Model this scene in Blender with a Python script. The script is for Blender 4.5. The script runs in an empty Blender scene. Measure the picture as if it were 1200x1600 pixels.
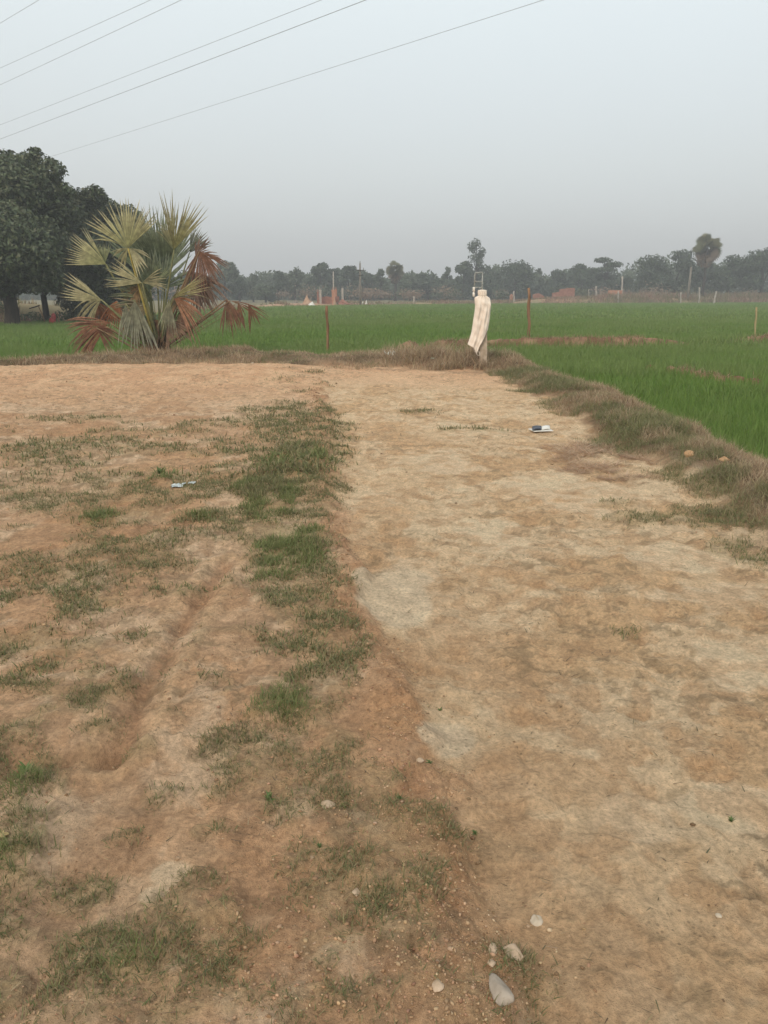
import bpy, math, random
import numpy as np
from mathutils import Vector, Matrix

# ------------------------------------------------------------------ basics
S = bpy.context.scene
COL = S.collection
rng = np.random.default_rng(7)
random.seed(7)
PITCH = math.atan(342/1155.0)
CAM_Z = 1.5
FPX = 1155.0

def ray(px, py):
    a = (px-600)/FPX; b = (800-py)/FPX
    c, s = math.cos(PITCH), math.sin(PITCH)
    return (a, c + b*s, -s + b*c)
def G(px, py, z=0.0):
    "point where the sight line through a photo pixel meets height z"
    d = ray(px, py); t = (z-CAM_Z)/d[2]
    return (d[0]*t, d[1]*t, z)
def P(px, py, Y):
    "point on the sight line at distance Y"
    d = ray(px, py); t = Y/d[1]
    return (d[0]*t, Y, CAM_Z+d[2]*t)

# ------------------------------------------------------------------ noise
def _h(ix, iy, seed):
    n = (ix.astype(np.int64)*374761393 + iy.astype(np.int64)*668265263 + seed*982451653) & 0x7fffffff
    n = ((n ^ (n >> 13)) * 1274126177) & 0x7fffffff
    return ((n ^ (n >> 16)) & 0xffffff) / float(0xffffff)
def vnoise(x, y, seed=0):
    x = np.asarray(x, float); y = np.asarray(y, float)
    ix = np.floor(x); iy = np.floor(y); fx = x-ix; fy = y-iy
    fx = fx*fx*fx*(fx*(fx*6-15)+10); fy = fy*fy*fy*(fy*(fy*6-15)+10)
    a = _h(ix, iy, seed); b = _h(ix+1, iy, seed); c = _h(ix, iy+1, seed); d = _h(ix+1, iy+1, seed)
    return (a*(1-fx)+b*fx)*(1-fy) + (c*(1-fx)+d*fx)*fy
def fbm(x, y, scale, octv=4, seed=0, gain=.5):
    "0..1, mean 0.5; scale is the size of the biggest features in metres"
    x = np.asarray(x, float)/scale; y = np.asarray(y, float)/scale
    s = 0; a = 1; t = 0
    for o in range(octv):
        ca, sa = math.cos(.7*o+.3), math.sin(.7*o+.3)
        s = s + a*vnoise(x*ca-y*sa+o*17.3, x*sa+y*ca+o*9.1, seed+o*31); t += a; a *= gain; x = x*2.03; y = y*2.03
    return s/t
def worley(x, y, scale, seed=0):
    x = np.asarray(x, float)/scale; y = np.asarray(y, float)/scale
    ix = np.floor(x); iy = np.floor(y); best = np.full(x.shape, 9.0); bid = np.zeros(x.shape)
    for dx in (-1, 0, 1):
        for dy in (-1, 0, 1):
            cx = ix+dx; cy = iy+dy
            px = cx+_h(cx, cy, seed); py = cy+_h(cx, cy, seed+5)
            d = np.hypot(px-x, py-y); k = d < best
            best = np.where(k, d, best); bid = np.where(k, _h(cx, cy, seed+9), bid)
    return best, bid
def ss(a, b, v):
    t = np.clip((v-a)/(b-a), 0, 1); return t*t*(3-2*t)
def mix(a, b, t):
    t = np.asarray(t)[..., None]; return np.asarray(a)*(1-t)+np.asarray(b)*t
def pdist(x, y, pts):
    best = np.full(np.shape(x), 1e9)
    for (ax, ay), (bx, by) in zip(pts[:-1], pts[1:]):
        vx, vy = bx-ax, by-ay; L = vx*vx+vy*vy
        t = np.clip(((x-ax)*vx+(y-ay)*vy)/L, 0, 1)
        best = np.minimum(best, np.hypot(x-ax-t*vx, y-ay-t*vy))
    return best

# ------------------------------------------------------------------ layout of the land
def GL(*pp): return [G(a, b)[:2] for a, b in pp]
def table(pts, key):
    a = np.array(sorted(pts, key=lambda p: p[key])); return a[:, key], a[:, 1-key]
_pe = GL((505,590),(512,650),(520,720),(540,800),(556,900),(590,980),(622,1060),(640,1150),(655,1250),(690,1350),(730,1500),(770,1640))
PEY, PEX = table(_pe, 1)
TOEY = np.array([-6, 0, 3, 4.3, 5.4, 6.4, 8, 11, 14, 16, 20]); TOEX = np.array([3.0, 2.7, 2.42, 2.38, 2.42, 2.5, 2.62, 2.6, 2.25, 2.1, 2.1])
_ft = GL((-400,592),(0,580),(170,573),(330,566),(430,574),(600,573),(740,580))
FTX, FTY = table(_ft, 0)
_fe = GL((-250,504),(-50,501),(110,498),(340,480),(450,476.5),(600,474.5),(800,473),(1200,471.5),(1700,471))
FEX, FEY = table(_fe, 0)
RUT = GL((352,880),(300,960),(262,1020),(225,1080),(198,1150),(178,1180))
RUTB = GL((178,1180),(90,1195),(0,1215),(-120,1250))
RUT2 = GL((178,1180),(150,1260),(110,1370),(40,1490),(-20,1570))
STRIP = GL((470,590),(468,640),(455,700),(450,780),(440,860),(445,930))
STRIP2 = GL((445,930),(530,1010),(470,1080),(440,1130))
STRIP3 = GL((430,1130),(450,1230),(520,1330),(600,1440),(640,1560),(660,1650))
BUND1 = GL((640,539),(760,535),(900,533.5),(1000,532),(1100,529),(1250,524),(1500,518))
BUND2 = GL((1020,563),(1060,570),(1120,578),(1200,590),(1400,615),(1700,650))
def blob(px, py, rx, ry):
    "photo ellipse as (cx, cy, rx, ry) on the ground"
    c = G(px, py); a = G(px+rx, py); b = G(px, py-ry); d = G(px, py+ry)
    return (c[0], c[1], a[0]-c[0], (b[1]-d[1])/2)
def blobs(x, y, L, jit=.35, seed=50):
    m = np.zeros(np.shape(x)); n = fbm(x, y, .3, 4, seed)-.5
    for (cx, cy, rx, ry) in L:
        k = (abs(x-cx) < rx*2) & (abs(y-cy) < ry*2)
        if not np.any(k): continue
        d = np.hypot((x[k]-cx)/rx, (y[k]-cy)/ry)+n[k]*jit*2.4
        m[k] = np.maximum(m[k], ss(1.08, .82, d))
    return m
PALE = [blob(*a) for a in [(694,1138,46,30),(622,905,62,44),(408,1425,26,50),(262,1370,30,20),(235,1400,34,24),(1005,1265,70,40),(1130,1240,95,32),
    (735,625,40,7),(720,665,60,10),(690,715,60,16),(960,1440,90,60),(1000,1530,60,70),(1140,1010,80,50),(900,760,130,22),(1100,920,120,30),(780,830,60,25),(1060,860,80,18),(780,1210,40,20)]]
ORNG = [blob(*a) for a in [(600,820,55,60),(620,1010,60,50),(820,1100,60,22),(600,1090,40,60),(760,1010,120,40),(860,990,90,30),(780,1190,90,60),(1120,1190,50,18),(1130,1420,110,70),(900,1200,60,40),
    (640,690,45,12),(570,660,40,20),(860,765,60,10),(750,890,50,15),(840,905,30,8),(780,1480,70,60),(700,1330,50,50),(280,720,80,18),(100,1190,120,35),(90,1050,80,25)]]
HOLE = [blob(*a) for a in [(822,1103,46,15),(1112,1192,36,16),(1052,905,24,10),(640,1030,34,16),(838,905,24,7),(735,945,18,6),(885,762,30,6),(1000,985,26,9),(660,770,20,7),(920,835,22,6),(990,1095,26,9)]]
GPAT = [blob(*a) for a in [(330,668,70,14),(345,690,40,10),(260,700,60,12),(150,705,90,16),(60,700,60,20),(215,740,60,12),(330,745,70,14),(165,810,55,12),(90,780,70,14),
    (20,760,60,30),(30,880,70,14),(120,900,60,12),(160,860,70,12),(250,880,60,12),(130,950,30,22),(230,800,50,10),(270,835,60,12),(340,800,40,8),(420,690,60,20),(10,940,30,10),
    (150,1065,30,8),(330,1080,40,20),(375,990,50,8),(440,1010,60,25),(270,1130,30,12),(215,1185,28,18),(370,1205,50,26),(245,1250,60,30),(200,1310,40,20),(340,1240,40,14),(420,1275,20,12),
    (460,1345,40,32),(320,1300,40,16),(200,1500,90,55),(340,1440,50,40),(40,1290,62,90),(10,1535,34,34),(120,1390,60,40),(310,1385,40,22),(520,1480,80,50),(560,1540,60,40),(640,1440,40,60),(545,1380,40,30),(620,1300,34,22),
    (540,1240,60,26),(500,1160,40,30),(740,666,70,5),(660,640,30,5),(1100,800,90,16),(960,780,50,8),(1160,850,50,20),(980,975,30,8),(1000,800,60,10),(30,1080,30,12),(70,1020,60,10),(480,1560,60,20),(670,1590,40,30),(200,770,40,8),(390,640,40,6),(120,655,60,6)]]
LUSH = [blob(*a) for a in [(30,1330,45,55),(40,1240,30,30),(155,812,34,9),(10,1540,28,26),(445,870,60,45),(430,760,60,50),(425,1275,16,10),(440,1110,60,25),(252,752,18,8),(200,1500,40,30),(470,720,40,26),(310,812,20,8)]]

def dist_out(x, y):
    n = (fbm(x, y, .9, 3, 3)-.5)*.5
    return np.maximum(x-np.interp(y, TOEY, TOEX), (y-np.interp(x, FTX, FTY))*np.interp(x, [-8, -4], [.75, .42]))+n
def fend(x, y): return y-np.interp(x, FEX, FEY)

def masks(x, y):
    x = np.asarray(x, float); y = np.asarray(y, float)
    M = {}
    M['D'] = D = dist_out(x, y)
    M['E'] = E = fend(x, y)
    yard = ss(.15, -.1, D)
    n = fbm(x, y, .45, 4, 11)-.5; n2 = fbm(x, y, .16, 4, 12)-.5
    s = x-np.interp(y, PEY, PEX)
    M['s'] = s = s+n*.30+n2*.14+(fbm(x, y, 1.3, 2, 13)-.5)*.22
    M['path'] = ss(-.03, .05, s)*ss(15.5, 12.5, y)
    M['scarp'] = np.exp(-((s+.06)/.13)**2)*ss(15, 11, y)
    M['yard'] = yard
    M['b1'] = np.exp(-((pdist(x, y, BUND1)+n*.3)/.46)**2)*(D > .4)*(1-.75*np.exp(-((x-11.2)/1.7)**2))*ss(.22, .4, fbm(x, y, 1.3, 3, 78))
    M['b2'] = np.exp(-((pdist(x, y, BUND2)+n*.3)/.18)**2)*(D > .4)*ss(.45, .62, fbm(x, y, 1.1, 2, 77))
    M['rut'] = np.exp(-((pdist(x, y, RUT)+n2*.06)/.042)**2)*ss(1.75, 2.5, y)
    M['rutb'] = np.exp(-((pdist(x, y, RUTB)+n2*.04)/.05)**2)
    M['rut2'] = np.exp(-((pdist(x, y, RUT2)+n2*.05)/.11)**2)
    g = ss(.25, .06, pdist(x, y, STRIP)*1.0/(np.clip(y, 3, 9)*.16)*.45+n*.12-.04)
    g = np.maximum(g, .95*ss(.25, .07, pdist(x, y, STRIP2)+n*.3)); g = np.maximum(g, .85*ss(.32, .06, pdist(x, y, STRIP3)+n*.6))
    g *= .35+.65*ss(11.5, 8.5, y)
    patch = blobs(x, y, GPAT, .55, 51)
    g = np.maximum(g, patch*.85)
    left = ss(.05, -.25, s)*ss(9.8, 8.0, y+n*3)
    g = np.maximum(g*.9, (.43-.14*ss(3.8, 2.2, y))*left)
    st = lambda v: np.clip((v-.5)*2.3+.5, 0, 1)
    nz = .62*st(fbm(x, y*1.25, .5, 4, 21))+.38*st(fbm(x, y*1.3, .11, 3, 22))
    M['g'] = ss(1-g-.06, 1-g+.2, nz+.10*g)*yard*ss(.05, .2, g)
    M['g0'] = g*yard
    M['lush'] = blobs(x, y, LUSH, .4, 52)*yard
    M['pale'] = blobs(x, y, PALE, .85, 53); M['smooth'] = blobs(x, y, PALE[:2], .45, 58); M['scarp'] = M['scarp']*(1-M['smooth'])
    M['orng'] = blobs(x, y, ORNG, .9, 54)
    M['hole'] = blobs(x, y, HOLE, .7, 55)
    # the part of the berm that carries dry grass, and the rice
    M['berm'] = ss(-.25, .1, D+n*.5)*ss(1.25, .75, D)
    M['rice'] = ss(.95, 1.15, D)*ss(.2, -.4, E+n*2)*(1-np.clip(M['b1']*1.5+M['b2']*1.5, 0, 1))
    return M

def height(x, y, M=None):
    x = np.asarray(x, float); y = np.asarray(y, float)
    if M is None: M = masks(x, y)
    D, E = M['D'], M['E']
    yard = M['yard']
    z = (fbm(x, y, 2.2, 3, 31)-.5)*.07
    z += (fbm(x, y, .5, 4, 32)-.5)*.05*(.5+.5*yard)
    near = yard*ss(24, 14, y)
    lum = fbm(x, y, .13, 4, 33)-.5
    z += lum*.034*near*(1-.5*M['pale'])
    fine = fbm(x, y, .045, 3, 38, .7)-.5
    z += fine*.017*near*(1-.6*M['pale'])*(.55+.9*ss(.4, .6, fbm(x, y, .7, 3, 39)))
    z += .010*ss(.52, .56, fbm(x, y, .28, 4, 40, .6))*near*(1-M['pale'])
    w, wid = worley(x, y, .32, 4)
    z -= ss(.36, .12, w+lum*.2)*(wid > .45)*.020*near*M['path']*(1-M['pale'])    # hoof marks
    w2, wid2 = worley(x, y, .07, 6)
    z += ss(.45, .1, w2)*.010*near*(M['scarp']*1.2+.25*(wid2 > .6))*(1-M['path']*.75)
    z -= .042*ss(-.05, .07, M['s'])*ss(16, 11, y)*yard
    z += .012*np.exp(-((M['s']+.12)/.08)**2)*ss(15, 11, y)*yard
    z -= (.034*M['rut']+.035*M['rutb']+.03*M['rut2'])*yard
    z += .014*np.exp(-((pdist(x, y, RUT)-.11)/.04)**2)*yard
    z += (.010*M['g']+.012*M['lush'])*near
    z -= .02*M['hole']*near*(.5+lum*2)
    # sand spread at the back left of the yard
    z += .12*np.exp(-((y-14.6)/1.6)**2)*ss(-.6, -2, x)*yard
    # berm round the yard, then down to the paddy
    lump = .5+.9*fbm(x, y, .8, 4, 35)
    z += ss(-.05, .45, D)*np.where(y > 15, .18, .12)*lump*ss(1.15, .65, D)
    z -= ss(.75, 1.25, D)*.28
    z += .40*M['b1']+.22*M['b2']
    z += (fbm(x, y, .12, 3, 36)-.5)*.05*(M['b1']+M['b2'])*(y < 60)
    # bank at the far end of the fields
    bh = .18+.95*ss(-17, -24, x)+.65*ss(18, 34, x)
    z += ss(0, 3, E)*(.12+bh*ss(0, 5, E))*1.0
    z -= ss(6, 16, E)*(bh+.05)
    z += (fbm(x, y, 6, 3, 37)-.5)*.5*ss(0, 4, E)
    return z
def gz(x, y): return float(height(np.array([x], float), np.array([y], float))[0])

# ------------------------------------------------------------------ mesh helpers
def mesh_np(name, V, F, cols=None, smooth=False):
    V = np.asarray(V, np.float32); F = np.asarray(F, np.int32); k = F.shape[1]
    me = bpy.data.meshes.new(name)
    me.vertices.add(len(V)); me.vertices.foreach_set('co', V.ravel())
    me.loops.add(F.size); me.loops.foreach_set('vertex_index', F.ravel())
    me.polygons.add(len(F)); me.polygons.foreach_set('loop_start', np.arange(0, F.size, k, dtype=np.int32))
    me.update(calc_edges=True)
    if cols is not None:
        a = me.color_attributes.new('tint', 'FLOAT_COLOR', 'POINT')
        c = np.ones((len(V), 4), np.float32); c[:, :3] = cols; a.data.foreach_set('color', c.ravel())
    if smooth: me.polygons.foreach_set('use_smooth', np.ones(len(F), bool))
    me.validate(); return me
class MB:
    "collects shapes, links them as ONE mesh object"
    def __init__(s): s.v = []; s.f = []
    def add(s, V, F):
        o = len(s.v); s.v += [tuple(map(float, p)) for p in V]; s.f += [tuple(o+i for i in f) for f in F]; return s
    def tube(s, pts, rad, n=8, cap=True):
        pts = [Vector(p) for p in pts]
        if not hasattr(rad, '__len__'): rad = [rad]*len(pts)
        V = []; F = []; ref = Vector((0.3, 1, 0.1)).normalized()
        for i, p in enumerate(pts):
            d = (pts[min(i+1, len(pts)-1)]-pts[max(i-1, 0)]).normalized()
            if abs(d.dot(ref)) > .95: ref = Vector((1, 0, .2)).normalized()
            u = d.cross(ref).normalized(); w = d.cross(u).normalized()
            for k in range(n):
                a = 2*math.pi*k/n; V.append(p+(u*math.cos(a)+w*math.sin(a))*rad[i])
        for i in range(len(pts)-1):
            for k in range(n): F.append((i*n+k, i*n+(k+1) % n, (i+1)*n+(k+1) % n, (i+1)*n+k))
        if cap: F.append(tuple(range(n))[::-1]); F.append(tuple((len(pts)-1)*n+k for k in range(n)))
        return s.add(V, F)
    def box(s, c, h, rz=0, jit=0, top=1.0):
        V = []
        for dz in (-1, 1):
            for dx, dy in ((-1,-1),(1,-1),(1,1),(-1,1)):
                q = top if dz > 0 else 1
                x, y = dx*h[0]*q, dy*h[1]*q
                V.append((c[0]+x*math.cos(rz)-y*math.sin(rz)+random.uniform(-jit, jit), c[1]+x*math.sin(rz)+y*math.cos(rz)+random.uniform(-jit, jit), c[2]+dz*h[2]+random.uniform(-jit, jit)))
        return s.add(V, [(3,2,1,0),(4,5,6,7),(0,1,5,4),(1,2,6,5),(2,3,7,6),(3,0,4,7)])
    def build(s, name, mat, parent=None, smooth=False, bevel=0):
        me = bpy.data.meshes.new(name); me.from_pydata(s.v, [], s.f); me.update()
        o = link(name, me, mat, parent)
        if smooth: me.polygons.foreach_set('use_smooth', [True]*len(me.polygons))
        if bevel:
            b = o.modifiers.new('bevel', 'BEVEL'); b.width = bevel; b.segments = 2
        return o
def link(name, me, mat, parent=None):
    o = bpy.data.objects.new(name, me); COL.objects.link(o)
    if mat: me.materials.clear(); me.materials.append(mat)
    if parent is not None:
        o.parent = parent; o.matrix_parent_inverse = Matrix.Translation(-Vector(parent.location))
    return o
def tag(o, label=None, cat=None, group=None, kind=None):
    if label: o['label'] = label
    if cat: o['category'] = cat
    if group: o['group'] = group
    if kind: o['kind'] = kind
    return o
def empty(name, loc, label, cat, group=None):
    o = bpy.data.objects.new(name, None); COL.objects.link(o); o.location = loc; o.empty_display_size = .2
    return tag(o, label, cat, group)

# ------------------------------------------------------------------ materials
def newmat(name):
    m = bpy.data.materials.new(name); m.use_nodes = True
    nt = m.node_tree; b = nt.nodes['Principled BSDF']; b.inputs['Roughness'].default_value = .9
    b.inputs['Specular IOR Level'].default_value = .2
    return m, nt, b
def mottled(name, c1, c2, scale=8, bump=.3, rough=.9, stretch=(1,1,1), bdist=.01, spec=.2, scale2=None):
    m, nt, b = newmat(name); N = nt.nodes; L = nt.links
    tc = N.new('ShaderNodeTexCoord'); mp = N.new('ShaderNodeMapping'); mp.inputs['Scale'].default_value = stretch
    L.new(tc.outputs['Object'], mp.inputs['Vector'])
    n = N.new('ShaderNodeTexNoise'); n.inputs['Scale'].default_value = scale; n.inputs['Detail'].default_value = 6
    L.new(mp.outputs[0], n.inputs['Vector'])
    r = N.new('ShaderNodeValToRGB'); r.color_ramp.elements[0].position = .32; r.color_ramp.elements[1].position = .68
    r.color_ramp.elements[0].color = (*c1, 1); r.color_ramp.elements[1].color = (*c2, 1)
    L.new(n.outputs['Fac'], r.inputs[0]); L.new(r.outputs[0], b.inputs['Base Color'])
    bp = N.new('ShaderNodeBump'); bp.inputs['Strength'].default_value = bump; bp.inputs['Distance'].default_value = bdist
    n2 = N.new('ShaderNodeTexNoise'); n2.inputs['Scale'].default_value = scale2 or scale*4; n2.inputs['Detail'].default_value = 4
    L.new(mp.outputs[0], n2.inputs['Vector']); L.new(n2.outputs['Fac'], bp.inputs['Height']); L.new(bp.outputs[0], b.inputs['Normal'])
    b.inputs['Roughness'].default_value = rough; b.inputs['Specular IOR Level'].default_value = spec
    return m
def leafmat(name, rough=.6, trans=.25, nscale=0, spec=.3):
    m, nt, b = newmat(name); N = nt.nodes; L = nt.links
    at = N.new('ShaderNodeAttribute'); at.attribute_name = 'tint'
    src = at.outputs['Color']
    if nscale:
        tc = N.new('ShaderNodeTexCoord'); n = N.new('ShaderNodeTexNoise'); n.inputs['Scale'].default_value = nscale; n.inputs['Detail'].default_value = 4
        L.new(tc.outputs['Object'], n.inputs['Vector'])
        mr = N.new('ShaderNodeMapRange'); mr.inputs['From Min'].default_value = .3; mr.inputs['From Max'].default_value = .7; mr.inputs['To Min'].default_value = .65; mr.inputs['To Max'].default_value = 1.3
        L.new(n.outputs['Fac'], mr.inputs[0])
        mx = N.new('ShaderNodeVectorMath'); mx.operation = 'SCALE'; L.new(src, mx.inputs[0]); L.new(mr.outputs[0], mx.inputs['Scale']); src = mx.outputs[0]
    L.new(src, b.inputs['Base Color']); b.inputs['Roughness'].default_value = rough; b.inputs['Specular IOR Level'].default_value = spec
    if trans:
        t = N.new('ShaderNodeBsdfTranslucent'); L.new(src, t.inputs['Color'])
        x = N.new('ShaderNodeMixShader'); x.inputs[0].default_value = trans
        L.new(b.outputs[0], x.inputs[1]); L.new(t.outputs[0], x.inputs[2]); L.new(x.outputs[0], nt.nodes['Material Output'].inputs['Surface'])
    return m
def ground_material():
    m, nt, b = newmat('soil'); N = nt.nodes; L = nt.links
    at = N.new('ShaderNodeAttribute'); at.attribute_name = 'tint'
    tc = N.new('ShaderNodeTexCoord')
    def noise(scale, det=8, rough=.6):
        n = N.new('ShaderNodeTexNoise'); n.inputs['Scale'].default_value = scale; n.inputs['Detail'].default_value = det; n.inputs['Roughness'].default_value = rough
        L.new(tc.outputs['Object'], n.inputs['Vector']); return n.outputs['Fac']
    def mr(src, a, c, d, e):
        r = N.new('ShaderNodeMapRange'); r.inputs['From Min'].default_value = a; r.inputs['From Max'].default_value = c
        r.inputs['To Min'].default_value = d; r.inputs['To Max'].default_value = e; L.new(src, r.inputs[0]); return r.outputs[0]
    n1 = noise(14); n2 = noise(60, 6, .7); n3 = noise(220, 3)
    mul = N.new('ShaderNodeMath'); mul.operation = 'MULTIPLY'
    L.new(mr(n1, .34, .66, .84, 1.14), mul.inputs[0]); L.new(mr(n2, .36, .66, .76, 1.2), mul.inputs[1])
    sc = N.new('ShaderNodeVectorMath'); sc.operation = 'SCALE'; L.new(at.outputs['Color'], sc.inputs[0]); L.new(mul.outputs[0], sc.inputs['Scale'])
    # dark organic specks and pale grit
    vo = N.new('ShaderNodeTexVoronoi'); vo.inputs['Scale'].default_value = 42; L.new(tc.outputs['Object'], vo.inputs['Vector'])
    sp = mr(vo.outputs['Distance'], .12, .24, 1, 0)
    k = N.new('ShaderNodeMath'); k.operation = 'MULTIPLY'; L.new(sp, k.inputs[0]); L.new(mr(noise(5, 3), .5, .6, 0, .55), k.inputs[1])
    mx = N.new('ShaderNodeMix'); mx.data_type = 'RGBA'; L.new(k.outputs[0], mx.inputs[0]); L.new(sc.outputs[0], mx.inputs[6]); mx.inputs[7].default_value = (.12, .09, .055, 1)
    L.new(mx.outputs[2], b.inputs['Base Color'])
    b.inputs['Roughness'].default_value = .95; b.inputs['Specular IOR Level'].default_value = .12
    h = N.new('ShaderNodeMath'); h.operation = 'ADD'; L.new(mr(n2, 0, 1, 0, 1), h.inputs[0]); L.new(mr(n3, 0, 1, 0, .45), h.inputs[1])
    bp = N.new('ShaderNodeBump'); bp.inputs['Strength'].default_value = 1; bp.inputs['Distance'].default_value = .022
    L.new(h.outputs[0], bp.inputs['Height']); L.new(bp.outputs[0], b.inputs['Normal'])
    return m
M_SOIL = ground_material()
M_LEAF = leafmat('foliage', .55, .2)
M_GRASS = leafmat('grass_blade', .6, .35)
M_FROND = leafmat('palm_frond', .5, .3, 9)
M_GRIT = leafmat('clod', .95, 0, 40, .1)
M_BARK = mottled('bark', (.022,.018,.015), (.065,.052,.04), 6, .8, stretch=(1,1,.3), bdist=.03)
M_PALEBARK = mottled('pale_bark', (.14,.12,.095), (.26,.23,.19), 6, .6, stretch=(1,1,.3), bdist=.03)
M_FIBRE = mottled('palm_fibre', (.08,.045,.025), (.24,.15,.08), 14, 1, stretch=(1,1,.25), bdist=.03)
M_PETIOLE = mottled('petiole', (.30,.24,.06), (.42,.33,.10), 12, .2, .6)
M_PETIOLE_DULL = mottled('olive_petiole', (.15,.16,.07), (.24,.22,.10), 12, .2, .7)
M_PETIOLE_DRY = mottled('dry_petiole', (.16,.10,.05), (.28,.18,.10), 12, .3, .8)
M_CONC = mottled('weathered_concrete', (.36,.28,.20), (.54,.44,.34), 9, .6, .95, bdist=.006)
M_PCONC = mottled('pale_concrete', (.34,.30,.26), (.46,.41,.36), 3, .3, .95)
M_CLOTH = mottled('cotton', (.76,.64,.53), (.86,.75,.64), 5, .25, .95, bdist=.004, scale2=60)
M_CORD = mottled('cord', (.6,.52,.42), (.7,.62,.52), 30, .2)
M_WOOD = mottled('old_wood', (.16,.075,.04), (.34,.20,.11), 10, .6, .9, stretch=(1,1,.15))
M_DRYWOOD = mottled('dry_stick', (.33,.25,.12), (.48,.38,.20), 12, .5, .9, stretch=(1,1,.15))
M_BRICK = mottled('brick_wall', (.22,.095,.07), (.34,.17,.12), 2.2, .5, .95)
M_BRICKO = mottled('orange_brick', (.36,.16,.10), (.48,.24,.155), 2.2, .5, .95)
M_METAL = mottled('grey_metal', (.26,.26,.24), (.38,.38,.35), 20, .2, .5)
M_WIRE = mottled('wire', (.36,.38,.40), (.44,.46,.48), 2, 0, .6)
M_PORC = mottled('white_porcelain', (.72,.66,.58), (.82,.76,.68), 10, .1, .3)
M_STONE = mottled('tan_stone', (.36,.26,.17), (.56,.42,.30), 25, .5, .9, bdist=.004)
M_STONEP = mottled('pale_stone', (.42,.34,.25), (.54,.45,.34), 40, .4, .85, bdist=.002)
M_STONEO = mottled('orange_stone', (.42,.24,.12), (.60,.38,.22), 25, .5, .9, bdist=.004)
M_STONEG = mottled('grey_stone', (.27,.22,.17), (.42,.35,.28), 25, .5, .9, bdist=.004)
M_PLASTIC = mottled('thin_plastic', (.58,.62,.56), (.78,.80,.74), 14, .3, .4)
M_PLASTICG = mottled('faded_green_plastic', (.34,.42,.34), (.62,.66,.56), 14, .3, .4)
M_PLASTICB = mottled('bluish_plastic', (.42,.47,.48), (.60,.64,.62), 14, .3, .4)
M_DARKPR = mottled('dark_print', (.03,.035,.05), (.08,.09,.11), 20, .1, .5)
M_PAPER = mottled('paper', (.62,.60,.54), (.75,.73,.68), 20, .1, .8)
M_RED = mottled('red_cloth', (.34,.05,.045), (.46,.09,.08), 6, .3)
M_HEAP = mottled('orange_earth', (.33,.20,.13), (.46,.30,.20), 1.5, .6)

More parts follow.
